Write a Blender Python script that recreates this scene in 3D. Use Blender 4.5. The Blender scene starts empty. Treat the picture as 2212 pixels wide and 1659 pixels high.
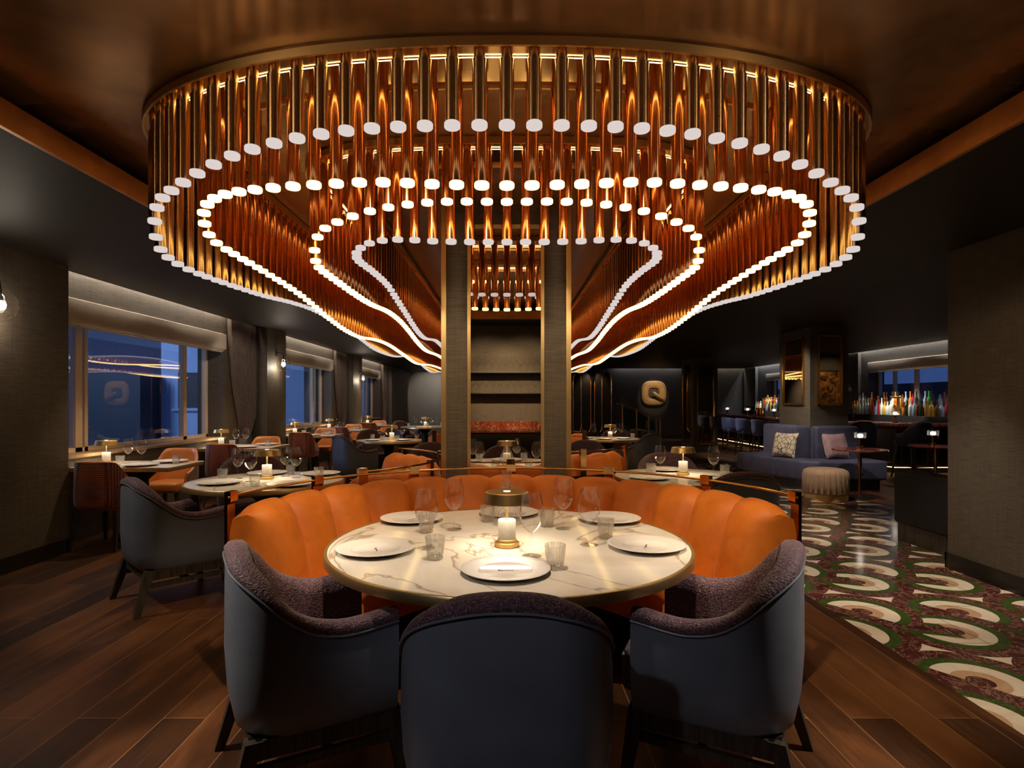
import bpy, bmesh, math, random
from mathutils import Vector, Matrix
random.seed(7)
PI = math.pi
C = bpy.context.scene.collection
sc = bpy.context.scene

# ------------------------------------------------------------------ mesh builder
class MB:
    def __init__(s): s.v = []; s.f = []; s.m = []; s.cur = 0
    def add(s, vs, fs):
        o = len(s.v); s.v += [tuple(p) for p in vs]
        for f in fs: s.f.append([i + o for i in f]); s.m.append(s.cur)
        return s
    def box(s, x0, x1, y0, y1, z0, z1):
        v = [(x, y, z) for z in (z0, z1) for y in (y0, y1) for x in (x0, x1)]
        return s.add(v, [(0,2,3,1),(4,5,7,6),(0,1,5,4),(2,6,7,3),(0,4,6,2),(1,3,7,5)])
    def quad(s, a, b, c, d): return s.add([a, b, c, d], [(0,1,2,3)])
    def bm(s, b):
        b.verts.index_update(); return s.add([v.co[:] for v in b.verts], [[v.index for v in f.verts] for f in b.faces])
    def rbox(s, x0, x1, y0, y1, z0, z1, r=.02, seg=3, mat=None):
        b = bmesh.new(); bmesh.ops.create_cube(b, size=1)
        for v in b.verts:
            v.co = ((x0+x1)/2 + v.co.x*(x1-x0), (y0+y1)/2 + v.co.y*(y1-y0), (z0+z1)/2 + v.co.z*(z1-z0))
        bmesh.ops.bevel(b, geom=b.edges[:], offset=r, segments=seg, profile=.5, affect='EDGES')
        if mat: b.transform(mat)
        s.bm(b); b.free(); return s
    def prism(s, pts, z0, z1, r=0, seg=3):
        b = bmesh.new()
        lo = [b.verts.new((x, y, z0)) for x, y in pts]; hi = [b.verts.new((x, y, z1)) for x, y in pts]
        n = len(pts); b.faces.new(lo[::-1]); b.faces.new(hi)
        for i in range(n): b.faces.new((lo[i], lo[(i+1)%n], hi[(i+1)%n], hi[i]))
        if r: bmesh.ops.bevel(b, geom=b.edges[:], offset=r, segments=seg, profile=.5, affect='EDGES')
        s.bm(b); b.free(); return s
    def loft(s, rings, closed=True, caps=True, loop=False):
        n = len(rings[0]); k = len(rings); vs = [p for r in rings for p in r]; fs = []
        for i in range(k if loop else k-1):
            a = i*n; c = ((i+1) % k)*n
            for j in range(n if closed else n-1):
                j2 = (j+1) % n; fs.append((a+j, a+j2, c+j2, c+j))
        if caps and closed and not loop: fs.append(tuple(range(n))[::-1]); fs.append(tuple((k-1)*n + j for j in range(n)))
        return s.add(vs, fs)
    def lathe(s, prof, n=24, c=(0,0,0), a0=0, cap0=False, cap1=False):
        rings = [[(c[0] + r*math.cos(a0+2*PI*i/n), c[1] + r*math.sin(a0+2*PI*i/n), c[2]+z) for i in range(n)] for r, z in prof]
        s.loft(rings, True, False); o = len(s.v) - n*len(prof)
        if cap0: s.f.append([o+i for i in range(n)][::-1]); s.m.append(s.cur)
        if cap1: s.f.append([o+n*(len(prof)-1)+i for i in range(n)]); s.m.append(s.cur)
        return s
    def cyl(s, c, r, z0, z1, n=20): return s.lathe([(r, z0), (r, z1)], n, (c[0], c[1], 0), 0, True, True)
    def tube(s, path, r, n=8, loop=False, flat=1.0):
        P = [Vector(p) for p in path]; k = len(P); rings = []; rr = r if hasattr(r, '__len__') else [r]*k
        up = None
        for i in range(k):
            if loop: t = P[(i+1) % k] - P[i-1]
            else: t = P[min(i+1, k-1)] - P[max(i-1, 0)]
            t.normalize()
            if up is None:
                up = Vector((0,0,1)) if abs(t.z) < .9 else Vector((1,0,0))
            a = t.cross(up); a.normalize(); b = a.cross(t); b.normalize(); up = b
            rings.append([P[i] + (a*math.cos(2*PI*j/n) + b*math.sin(2*PI*j/n)*flat)*rr[i] for j in range(n)])
        return s.loft(rings, True, True, loop)
    def bar(s, a, b, w0, w1, d0=None, d1=None):
        "tapered square bar from a to b"
        d0 = d0 or w0; d1 = d1 or w1
        r = lambda p, w, d: [(p[0]-w/2, p[1]-d/2, p[2]), (p[0]+w/2, p[1]-d/2, p[2]), (p[0]+w/2, p[1]+d/2, p[2]), (p[0]-w/2, p[1]+d/2, p[2])]
        return s.loft([r(a, w0, d0), r(b, w1, d1)])

def mesh(mb, mats, smooth=38):
    me = bpy.data.meshes.new('m'); me.from_pydata(mb.v, [], mb.f)
    for m in (mats if isinstance(mats, (list, tuple)) else [mats]): me.materials.append(m)
    if any(mb.m): me.polygons.foreach_set('material_index', mb.m)
    b = bmesh.new(); b.from_mesh(me); bmesh.ops.recalc_face_normals(b, faces=b.faces); b.to_mesh(me); b.free()
    if smooth:
        me.shade_smooth(); me.set_sharp_from_angle(angle=math.radians(smooth))
    me.update(); return me

def obj(name, mb, mat, parent=None, smooth=38, loc=None, label=None):
    me = mb if isinstance(mb, bpy.types.Mesh) else mesh(mb, mat, smooth)
    o = bpy.data.objects.new(name, me); C.objects.link(o)
    if parent: o.parent = parent
    if loc: o.location = loc
    if label: o['label'] = label
    return o
LAB = {}
def tag(o, label, cat, group=None):
    o['label'] = label; o['category'] = cat
    if group: o['group'] = group
    if label in LAB and not group: print('DUP LABEL', label)
    LAB[label] = o
    return o
def thing(name, label, cat, loc=(0,0,0), rz=0, group=None):
    o = bpy.data.objects.new(name, None); C.objects.link(o); o.location = loc; o.rotation_euler = (0,0,rz); o.empty_display_size = .05
    return tag(o, label, cat, group)
def struct(name, mb, mat, parent=None, smooth=0):
    o = obj(name, mb, mat, parent, smooth); o['kind'] = 'structure'; return o
KIDS = {}
def kids(o):
    if o.name not in KIDS: KIDS[o.name] = [c for c in bpy.data.objects if c.parent == o]
    return KIDS[o.name]
def dup(o, loc, rz, label, group=None):
    r = o.copy(); C.objects.link(r); r.location = loc; r.rotation_euler = (0,0,rz)
    if 'group' in r: del r['group']
    tag(r, label, o['category'], group)
    for ch in kids(o):
        c = ch.copy(); C.objects.link(c); c.parent = r
        for g in kids(ch):
            d = g.copy(); C.objects.link(d); d.parent = c
    return r
USED = {}
def place(proto, loc, rz, label, group=None):
    "the first call moves the prototype itself, later calls copy it"
    if proto.name in USED: return dup(proto, loc, rz, label, group)
    kk = kids(proto); [kids(k) for k in kk]
    USED[proto.name] = 1; proto.location = loc; proto.rotation_euler = (0,0,rz)
    if 'group' in proto: del proto['group']
    return tag(proto, label, proto['category'], group)

# ------------------------------------------------------------------ materials
class NT:
    def __init__(s, name):
        s.m = bpy.data.materials.new(name); s.m.use_nodes = True; s.t = s.m.node_tree; s.t.nodes.clear()
        s.out = s.t.nodes.new('ShaderNodeOutputMaterial')
    def n(s, typ, **kw):
        x = s.t.nodes.new(typ)
        for k, v in kw.items(): setattr(x, k, v)
        return x
    def put(s, sock, v):
        if isinstance(v, bpy.types.NodeSocket): s.t.links.new(v, sock)
        elif v is not None:
            if hasattr(sock.default_value, '__len__') and not hasattr(v, '__len__'): v = [v]*len(sock.default_value)
            if hasattr(sock.default_value, '__len__') and len(sock.default_value) == 4 and len(v) == 3: v = (*v, 1)
            sock.default_value = v
    def mth(s, op, a, b=None, c=None):
        x = s.n('ShaderNodeMath', operation=op); s.put(x.inputs[0], a); s.put(x.inputs[1], b)
        if c is not None: s.put(x.inputs[2], c)
        return x.outputs[0]
    def mix(s, f, a, b):
        x = s.n('ShaderNodeMix', data_type='RGBA'); s.put(x.inputs['Factor'], f); s.put(x.inputs['A'], a) if 0 else None
        s.put(x.inputs[6], a); s.put(x.inputs[7], b); return x.outputs[2]
    def co(s, scale=(1,1,1), kind='Object', rot=(0,0,0)):
        t = s.n('ShaderNodeTexCoord'); mp = s.n('ShaderNodeMapping'); s.put(mp.inputs['Scale'], scale); s.put(mp.inputs['Rotation'], rot)
        s.t.links.new(t.outputs[kind], mp.inputs[0]); return mp.outputs[0]
    def noise(s, vec, scale, detail=3, rough=.5, dist=0):
        x = s.n('ShaderNodeTexNoise'); s.put(x.inputs['Vector'], vec); s.put(x.inputs['Scale'], scale); s.put(x.inputs['Detail'], detail)
        s.put(x.inputs['Roughness'], rough); s.put(x.inputs['Distortion'], dist); return x.outputs['Fac']
    def ramp(s, f, stops):
        x = s.n('ShaderNodeValToRGB'); s.put(x.inputs[0], f); e = x.color_ramp.elements
        while len(e) < len(stops): e.new(.5)
        for i, (p, c) in enumerate(stops): e[i].position = p; e[i].color = (*c, 1)
        return x.outputs[0]
    def bump(s, h, strength=.3, dist=.01):
        x = s.n('ShaderNodeBump'); s.put(x.inputs['Height'], h); s.put(x.inputs['Strength'], strength); s.put(x.inputs['Distance'], dist); return x.outputs[0]
    def pbr(s, col, rough=.5, metal=0, normal=None, **kw):
        x = s.n('ShaderNodeBsdfPrincipled'); s.put(x.inputs['Base Color'], col); s.put(x.inputs['Roughness'], rough); s.put(x.inputs['Metallic'], metal)
        if normal is not None: s.put(x.inputs['Normal'], normal)
        for k, v in kw.items(): s.put(x.inputs[k.replace('_', ' ')], v)
        s.t.links.new(x.outputs[0], s.out.inputs[0]); return s.m

def plain(name, col, rough=.5, metal=0, nz=0, nscale=20, **kw):
    t = NT(name)
    if nz:
        f = t.noise(t.co(), nscale, 4); lo = tuple(c*(1-nz) for c in col); hi = tuple(min(1, c*(1+nz)) for c in col)
        return t.pbr(t.ramp(f, [(.3, lo), (.7, hi)]), rough, metal, **kw)
    return t.pbr(col, rough, metal, **kw)
def emit(name, col, st):
    t = NT(name); e = t.n('ShaderNodeEmission'); t.put(e.inputs[0], col); t.put(e.inputs[1], st); t.t.links.new(e.outputs[0], t.out.inputs[0]); return t.m
def thin_glass(name, tint=(1,1,1), base=.05, gain=.85, pw=3.0, rough=.0, ribs=0, milk=0):
    t = NT(name); lw = t.n('ShaderNodeLayerWeight'); lw.inputs[0].default_value = .5
    nrm = None
    if ribs:
        nrm = t.bump(t.noise(t.co((ribs, ribs, 2)), 1, 1), 1.0, .02)
    if nrm is not None: t.put(lw.inputs[1], nrm)
    f = t.mth('ADD', t.mth('MULTIPLY', t.mth('POWER', lw.outputs['Facing'], pw), gain), base)
    tr = t.n('ShaderNodeBsdfTransparent'); t.put(tr.inputs[0], tint); gl = t.n('ShaderNodeBsdfGlossy'); t.put(gl.inputs['Roughness'], rough)
    if nrm is not None: t.put(gl.inputs['Normal'], nrm)
    mx = t.n('ShaderNodeMixShader'); t.put(mx.inputs[0], f); t.t.links.new(tr.outputs[0], mx.inputs[1]); t.t.links.new(gl.outputs[0], mx.inputs[2])
    if milk:
        tl = t.n('ShaderNodeBsdfTranslucent'); t.put(tl.inputs[0], (.95,.93,.9)); m2 = t.n('ShaderNodeMixShader'); t.put(m2.inputs[0], milk); t.t.links.new(mx.outputs[0], m2.inputs[1]); t.t.links.new(tl.outputs[0], m2.inputs[2]); mx = m2
    t.t.links.new(mx.outputs[0], t.out.inputs[0]); return t.m

def mk_floor_wood():
    t = NT('floor_wood'); v = t.co((1,1,1), rot=(0,0,PI/2))
    b = t.n('ShaderNodeTexBrick', offset=.37, offset_frequency=2); t.put(b.inputs['Vector'], v); t.put(b.inputs['Scale'], 1)
    t.put(b.inputs['Brick Width'], 1.9); t.put(b.inputs['Row Height'], .19); t.put(b.inputs['Mortar Size'], .0022); t.put(b.inputs['Mortar Smooth'], .1)
    t.put(b.inputs['Color1'], (0,0,0)); t.put(b.inputs['Color2'], (1,1,1)); t.put(b.inputs['Mortar'], (.5,.5,.5)); t.put(b.inputs['Bias'], 0)
    big = t.noise(t.co((3.0,.8,1)), 1.6, 4, .6, .6); gr = t.noise(t.co((60,2.2,1)), 1.5, 5, .65, .4)
    f = t.mth('ADD', t.mth('MULTIPLY', b.outputs[0], .3), t.mth('ADD', t.mth('MULTIPLY', big, .55), t.mth('MULTIPLY', gr, .25)))
    col = t.ramp(f, [(.30, (.014,.0045,.0014)), (.5, (.050,.017,.005)), (.70, (.140,.050,.014))])
    col = t.mix(b.outputs['Fac'], col, (.22,.11,.045))
    r = t.mth('ADD', t.mth('MULTIPLY', gr, .25), .32)
    return t.pbr(col, r, 0, t.bump(gr, .12, .004), Specular_IOR_Level=.32)

def mk_mosaic():
    t = NT('mosaic_marble'); tc = t.n('ShaderNodeTexCoord'); sp = t.n('ShaderNodeSeparateXYZ'); t.t.links.new(tc.outputs['Object'], sp.inputs[0])
    PX, PY = .64, .985; S = t.mth
    def lat(x0, y0):
        u = S('SUBTRACT', S('MULTIPLY', S('FRACT', S('DIVIDE', S('SUBTRACT', sp.outputs[0], x0 - PX/2), PX)), PX), PX/2)
        w = S('SUBTRACT', S('MULTIPLY', S('FRACT', S('DIVIDE', S('SUBTRACT', sp.outputs[1], y0 - PY/2), PY)), PY), PY/2)
        r = S('SQRT', S('ADD', S('MULTIPLY', u, u), S('MULTIPLY', w, w))); return u, w, r
    nz = t.noise(t.co(), 9, 6, .7, 1.5); vein = t.ramp(t.noise(t.co(), 5, 8, .75, 2.5), [(.49, (0,0,0)), (.505, (1,1,1)), (.52, (0,0,0))])
    red = t.mix(vein, t.ramp(nz, [(.3, (.035,.008,.007)), (.7, (.11,.030,.022))]), (.42,.26,.20)); grn = t.ramp(t.noise(t.co(), 30, 4, .7), [(.35, (.022,.042,.008)), (.7, (.075,.115,.025))])
    wht = t.ramp(nz, [(.3, (.62,.50,.37)), (.7, (.74,.62,.48))]); tan = t.ramp(nz, [(.3, (.40,.22,.12)), (.7, (.55,.36,.21))])
    def bands(r):
        c = t.mix(S('GREATER_THAN', r, .062), red, tan); c = t.mix(S('GREATER_THAN', r, .125), c, wht)
        c = t.mix(S('GREATER_THAN', r, .215), c, grn); return t.mix(S('GREATER_THAN', r, .275), c, red)
    u, w, r = lat(2.37, 3.925); u2, w2, r2 = lat(2.72, 3.59)
    # lower motif: a C that opens to -x
    cL = bands(r2)
    dg = S('ABSOLUTE', S('MULTIPLY', S('ADD', S('MULTIPLY', u2, .35), w2), .94)); wedge = S('MULTIPLY', S('LESS_THAN', u2, 0), S('LESS_THAN', dg, .105))
    cL = t.mix(wedge, cL, t.mix(S('GREATER_THAN', dg, .062), red, grn))
    out = t.mix(S('GREATER_THAN', S('MINIMUM', r, r2), .370), red, wht); out = t.mix(S('LESS_THAN', S('ABSOLUTE', S('SUBTRACT', r, .245)), .03), out, grn)
    out = t.mix(S('LESS_THAN', r2, .335), out, cL)
    d = S('ADD', S('MULTIPLY', u, .82), S('MULTIPLY', w, .57))
    vis = S('MULTIPLY', S('LESS_THAN', r, .335), S('GREATER_THAN', d, -.035)); out = t.mix(vis, out, bands(r))
    e = t.mth('MAXIMUM', 0, 0)
    gx = S('LESS_THAN', S('ABSOLUTE', S('SUBTRACT', S('FRACT', S('DIVIDE', sp.outputs[0], .62)), .5)), .0035); gy = S('LESS_THAN', S('ABSOLUTE', S('SUBTRACT', S('FRACT', S('DIVIDE', sp.outputs[1], .62)), .5)), .0035)
    out = t.mix(S('MAXIMUM', gx, gy), out, (.05,.03,.02))
    return t.pbr(out, .13, 0, None, Specular_IOR_Level=.3)

def mk_grasscloth(name, a, b):
    t = NT(name); n1 = t.noise(t.co((7,7,260)), 1, 3, .6); n2 = t.noise(t.co((140,140,3)), 1, 2)
    f = t.mth('ADD', t.mth('MULTIPLY', n1, .75), t.mth('MULTIPLY', n2, .25))
    return t.pbr(t.ramp(f, [(.36, a), (.64, b)]), .62, 0, t.bump(f, .35, .004))

def mk_marble(name, base, mid, vein, scale=1.2, rough=.08, spec=.5):
    t = NT(name); f = t.noise(t.co(), scale, 7, .62, 1.4); g = t.noise(t.co((1,.6,1)), scale*.8, 5, .5, 2.2)
    c = t.ramp(f, [(.35, base), (.62, mid)]); vv = t.ramp(g, [(.485, (0,0,0)), (.5, (1,1,1)), (.512, (0,0,0))])
    return t.pbr(t.mix(t.mth('MULTIPLY', vv, .75), c, vein), rough, 0, None, Specular_IOR_Level=spec)

def mk_tweed(name, dark, mid, fleck):
    t = NT(name); a = t.noise(t.co((1,1,1.6)), 95, 2, .5); b = t.noise(t.co((1.5,1.5,1)), 210, 1, .5)
    c = t.ramp(a, [(.35, dark), (.6, mid)]); fl = t.ramp(b, [(.60, (0,0,0)), (.68, (1,1,1))])
    return t.pbr(t.mix(t.mth('MULTIPLY', fl, .6), c, fleck), .75, 0, t.bump(a, .8, .006), Sheen_Weight=.12, Sheen_Roughness=.5)

def mk_velvet(name, a, b, sheen):
    t = NT(name); f = t.noise(t.co(), 6, 4, .6, .5)
    return t.pbr(t.ramp(f, [(.35, a), (.65, b)]), .6, 0, None, Sheen_Weight=.4, Sheen_Roughness=.35, Sheen_Tint=sheen)

def mk_dots():
    t = NT('dotted_fabric'); v = t.n('ShaderNodeTexVoronoi', feature='F1'); t.put(v.inputs['Vector'], t.co((1,1,.8))); t.put(v.inputs['Scale'], 62); t.put(v.inputs['Randomness'], .0)
    return t.pbr(t.ramp(v.outputs['Distance'], [(.33, (.50,.12,.025)), (.42, (.09,.008,.008))]), .6, 0, None, Sheen_Weight=.4)

def mk_woodgrain(name, a, b, rough=.45, ax=(40,40,3)):
    t = NT(name); f = t.noise(t.co(ax), 1.2, 5, .6, .6); return t.pbr(t.ramp(f, [(.35, a), (.65, b)]), rough, 0, t.bump(f, .15, .003))

M = {}
M['wood'] = mk_floor_wood(); M['mosaic'] = mk_mosaic()
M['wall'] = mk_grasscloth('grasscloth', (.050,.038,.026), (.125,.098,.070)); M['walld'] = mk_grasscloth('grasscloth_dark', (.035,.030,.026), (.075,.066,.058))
M['ceil'] = plain('ceiling_paint', (.019,.013,.008), .55, Specular_IOR_Level=.25); M['black'] = plain('black_lacquer', (.008,.006,.005), .35); M['blackc'] = plain('black_cloth', (.008,.006,.006), .9)
M['lacq'] = plain('bronze_lacquer', (.34,.18,.075), .24, .55, .3, 3); M['lip'] = plain('copper_leaf', (.60,.27,.08), .38, .8, .2, 5); M['rimm'] = plain('rim_brass', (.70,.46,.20), .36, 1)
M['brass'] = plain('brass', (.72,.48,.19), .38, 1); M['satin'] = plain('satin_brass', (.72,.52,.25), .36, 1); M['rail'] = plain('rail_brass', (.72,.44,.18), .16, 1)
M['copper'] = plain('copper', (.80,.36,.13), .16, 1); M['bronze'] = plain('satin_bronze', (.70,.47,.25), .24, 1, Anisotropic=.8, Anisotropic_Rotation=.25); M['bronzeb'] = plain('bronze_far', (.70,.44,.22), .22, 1); M['plate'] = plain('gold_mirror_plate', (.70,.45,.18), .16, 1, .15, 4)
M['bulb'] = emit('cap_glow', (1,.66,.22), 5.0); M['pale'] = emit('cap_pale', (1,.87,.82), .72); M['strip'] = emit('plate_strip', (1,.66,.30), 13)
M['lampglow'] = emit('lamp_glow', (1,.84,.60), 5); M['hotwhite'] = emit('lamp_white', (1,.9,.75), 12); M['led'] = emit('led_amber', (1,.55,.2), 7)
M['leather'] = plain('slate_leather', (.125,.135,.165), .40, 0, .1, 8); M['tweed'] = mk_tweed('plum_tweed', (.022,.007,.016), (.090,.034,.058), (.62,.38,.24))
M['orange'] = mk_velvet('orange_velvet', (.62,.150,.010), (.78,.205,.014), (1,.6,.3)); M['woodd'] = mk_woodgrain('dark_oak', (.018,.012,.008), (.055,.040,.028))
M['cognac'] = plain('cognac_leather', (.52,.17,.035), .38, 0, .12, 10); M['dots'] = mk_dots()
M['marble'] = mk_marble('cream_marble', (.80,.73,.62), (.70,.60,.47), (.30,.18,.09), 1.2, .10, .13); M['alab'] = mk_marble('alabaster', (.90,.87,.80), (.82,.77,.68), (.60,.50,.38), 9, .3)
M['redm'] = mk_marble('red_marble', (.12,.022,.014), (.24,.055,.028), (.65,.40,.26), 5, .12)
M['glass'] = thin_glass('stemware', (1,1,1), .045, .95, 3.3); M['tumb'] = thin_glass('cut_glass', (1,1,.99), .07, .75, 2.0, .03, 170, .05); M['pane'] = thin_glass('window_glass', (.93,.96,1), .09, .8, 3.2); M['green_glass'] = thin_glass('smoked_glass', (.55,.62,.5), .08, .7, 3)
M['china'] = plain('china', (.78,.72,.66), .12); M['ink'] = plain('ink', (.10,.075,.06), .4)
def mk_rim():
    t = NT('embossed_china'); f = t.noise(t.co((1,1,1)), 70, 4, .7, 1.0); return t.pbr((.76,.70,.64), .3, 0, t.bump(f, .6, .004))
M['chinarim'] = mk_rim()
M['linen'] = mk_grasscloth('blind_linen', (.50,.42,.33), (.62,.53,.42)); M['drape'] = mk_woodgrain('drape_cloth', (.085,.058,.045), (.18,.125,.10), .7, (60,60,1))
M['cream'] = plain('cream_paint', (.62,.47,.32), .4); M['oak'] = mk_woodgrain('oak_edge', (.30,.17,.07), (.42,.26,.12))
M['navy'] = mk_velvet('navy_velvet', (.045,.045,.085), (.065,.066,.115), (.6,.6,1)); M['stool'] = mk_velvet('blue_velvet', (.085,.10,.20), (.12,.14,.25), (.7,.75,1)); M['pink'] = mk_velvet('pink_satin', (.30,.17,.19), (.42,.26,.28), (1,.8,.8))
M['mirror'] = plain('mirror', (.80,.74,.66), .0, 1); M['smoke'] = plain('bronze_mirror', (.55,.40,.24), .02, 1)
M['boucle'] = mk_tweed('tan_boucle', (.26,.15,.085), (.40,.25,.15), (.60,.42,.28)); M['rattan'] = mk_woodgrain('woven_straw', (.34,.19,.07), (.60,.38,.17), .55, (8,8,60))
M['facade'] = plain('blue_render', (.42,.52,.72), .8); M['dusk'] = plain('dark_render', (.012,.017,.028), .6); M['city'] = emit('city_light', (.55,.85,1), 5); M['cityw'] = emit('city_light_warm', (1,.7,.4), 5); M['inroom'] = emit('neighbour_lamp', (.75,.75,.62), .22)
M['leaf'] = plain('leaf', (.03,.06,.02), .4); M['petal'] = plain('petal', (.75,.70,.68), .5)
def mk_web():
    t = NT('web_print'); v = t.n('ShaderNodeTexVoronoi', feature='DISTANCE_TO_EDGE'); t.put(v.inputs['Vector'], t.co()); t.put(v.inputs['Scale'], 13)
    return t.pbr(t.ramp(v.outputs['Distance'], [(.035, (.05,.025,.018)), (.05, (.68,.56,.40))]), .7)
M['web'] = mk_web()

# ------------------------------------------------------------------ dimensions
H = 2.66; ZU = 2.86; XL = -4.09; XR = -4.345; XG = -4.62; YB = -1.0; YF = 22.4; XBW = 9.1
PIERS = [(-1.0, 5.485), (10.03, 10.88), (15.65, 16.6), (20.9, 25.0)]

# ------------------------------------------------------------------ setting
b = MB(); b.quad((-5,-1.2,0), (2.17,-1.2,0), (2.17,25.2,0), (-5,25.2,0)); b.quad((5.1,-1.2,0), (9.6,-1.2,0), (9.6,25.2,0), (5.1,25.2,0)); b.quad((2.17,13.6,0), (5.1,13.6,0), (5.1,25.2,0), (2.17,25.2,0))
b.cur = 1; b.quad((2.17,-1.2,0), (5.1,-1.2,0), (5.1,13.6,0), (2.17,13.6,0)); struct('floor', b, [M['wood'], M['mosaic']])
b = MB()
CX = 2.31; CY0, CY1 = -.2, 21.6
for x0, x1 in ((-4.22, -CX), (CX, 8.98)): b.box(x0, x1, YB-.2, 25.2 if x0 < 0 else 22.27, H, H+.12)
b.box(-CX, CX, YB-.2, CY0, H, H+.12); b.box(-CX, CX, CY1, 25.2, H, H+.12)
for y0, y1 in PIERS: b.box(XR-.4, -4.22, y0, y1, H, H+.12)
b.box(XR-.4, -4.2, YB-.2, 25.2, ZU, ZU+.1); b.box(8.9, 9.7, YB-.2, 25.2, ZU, ZU+.1); b.box(2.3, 9.7, 22.2, 25.2, ZU, ZU+.1)
for x in (-2.62, 2.6): b.box(x, x+.02, CY0-.22, CY1+.22, H+.05, ZU+.05)
for y in (CY0-.22, CY1+.2): b.box(-2.62, 2.62, y, y+.02, H+.05, ZU+.05)
b.cur = 1; b.box(-2.6, 2.6, CY0-.2, CY1+.2, ZU, ZU+.1)
struct('ceiling', b, [M['ceil'], M['lacq']])
b = MB(); t_ = .012
for s in (-1, 1): b.box(s*CX - t_, s*CX + t_, CY0, CY1, H-.004, H+.125)
b.box(-CX, CX, CY0-t_, CY0+t_, H-.004, H+.125); b.box(-CX, CX, CY1-t_, CY1+t_, H-.004, H+.125); struct('trim_1', b, M['lip'])

b = MB()   # left wall with piers, recesses, sill walls and the strips above the windows
for y0, y1 in PIERS: b.box(XR-.4, XL, y0, y1, 0, H+.1)
WINS = [(5.485, 9.02), (10.88, 14.58), (16.6, 20.1)]
SILL = .865
for (w0, w1), (p0, p1) in zip(WINS, zip(PIERS[:-1], PIERS[1:])):
    b.box(XR-.4, XR, w0, w1, 0, SILL-.03); b.box(XR-.4, XR, w0, w1, 2.40, ZU)
    b.box(XR-.4, XR, w1, p1[0], 0, ZU)
struct('wall_left', b, M['wall'])
b = MB()
for y0, y1 in PIERS: b.box(XL, XL+.015, y0, y1, 0, .13)
struct('baseboard_left', b, M['black'])
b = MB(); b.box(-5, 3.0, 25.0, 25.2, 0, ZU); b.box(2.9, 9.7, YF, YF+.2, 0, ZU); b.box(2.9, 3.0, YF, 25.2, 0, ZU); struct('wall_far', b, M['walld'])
b = MB(); b.box(3.0, 9.1, YF-.015, YF, 0, .14); struct('baseboard_far', b, M['black'])
b = MB(); b.box(3.72, 4.1, YB-.2, 4.96, 0, H+.1); struct('wall_right', b, M['wall'])
b = MB(); b.box(3.705, 3.72, YB, 4.975, 0, .13); b.box(3.705, 4.1, 4.96, 4.975, 0, .13); struct('baseboard_right', b, M['black'])
b = MB()
BW = [(10.6, 14.8), (17.3, 20.6)]
yy = [4.0] + [v for w in BW for v in w] + [YF]
for i in range(0, len(yy), 2): b.box(XBW, XBW+.4, yy[i], yy[i+1], 0, ZU)
for w0, w1 in BW: b.box(XBW, XBW+.4, w0, w1, 0, .98); b.box(XBW, XBW+.4, w0, w1, 2.36, ZU)
b.box(9.02, 9.1, 15.1, 15.9, 0, H); b.box(9.0, 9.1, 21.3, 22.3, 0, H)
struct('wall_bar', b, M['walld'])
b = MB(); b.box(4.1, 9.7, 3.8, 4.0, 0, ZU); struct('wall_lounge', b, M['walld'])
b = MB(); b.box(-5, 4.1, YB-.2, YB, 0, H+.1); struct('wall_back', b, M['wall'])

def window(n, side, y0, y1, z0, z1, bars, x):
    w = bpy.data.objects.new('window_%d' % n, None); C.objects.link(w); w['kind'] = 'structure'; w.location = (x, (y0+y1)/2, z0)
    f = MB(); yc = (y0+y1)/2; d = .035
    L = lambda y: y - yc
    for yb, wd in [(y0+.03, .05), (y1-.03, .05)] + bars: f.box(-d, d, L(yb)-wd/2, L(yb)+wd/2, 0, z1-z0)
    f.box(-d, d, L(y0), L(y1), 0, .045); f.box(-d, d, L(y0), L(y1), z1-z0-.05, z1-z0)
    struct('window_frame', f, M['cream'], w)
    g = MB(); g.box(-.006, .006, L(y0)+.02, L(y1)-.02, .02, z1-z0-.02); struct('window_pane', g, M['pane'], w)
    s = MB()
    if side < 0: s.box(-.03, .31, L(y0), L(y1), -.03, 0)
    else: s.box(-.3, .03, L(y0), L(y1), -.03, 0)
    struct('window_sill', s, M['oak'], w)
window(1, -1, 5.485, 9.02, SILL, 2.45, [(6.30, .10), (6.41, .05), (8.38, .085)], XG)
window(2, -1, 10.88, 14.58, SILL, 2.45, [(13.93, .08)], XG)
window(3, -1, 16.6, 20.1, SILL, 2.45, [(19.3, .08)], XG)
window(4, 1, 10.6, 14.8, 1.01, 2.40, [(14.2, .06), (13.45, .08), (11.2, .08)], XBW+.28)
window(5, 1, 17.3, 20.6, 1.01, 2.40, [(19.6, .08), (18.4, .08)], XBW+.28)

# blinds
def blind(x, y0, y1, z0, z1, label, s=1):
    t = thing('roman_blind', label, 'blind', (x, (y0+y1)/2, z0)); h = (y1-y0)/2
    obj('valance', MB().rbox(0, .055*s if s > 0 else 0, -h, h, .05, z1-z0, .008) if s > 0 else MB().rbox(-.055, 0, -h, h, .05, z1-z0, .008), M['linen'], t)
    f = MB()
    for k in range(3): f.rbox(min(0, s*(.048-.012*k)), max(0, s*(.048-.012*k)), -h+.02*k+.02, h-.02*k-.02, .04-.02*k, .062-.02*k, .005)
    obj('fold', f, M['linen'], t)
for i, (y0, y1) in enumerate([(5.49, 9.0), (10.95, 14.55), (16.7, 20.0)]): blind(XR, y0, y1, 2.15, 2.43, ['pale linen roman blind over the window nearest the camera', 'pale linen roman blind over the second window behind the wall lamp', 'pale linen roman blind over the farthest left window'][i])
blind(XBW, 10.65, 14.75, 2.12, 2.38, 'cream roman blind over the window above the bar bottles', -1); blind(XBW, 17.4, 20.55, 2.12, 2.36, 'cream roman blind over the far bar window beside the square column', -1)

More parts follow.
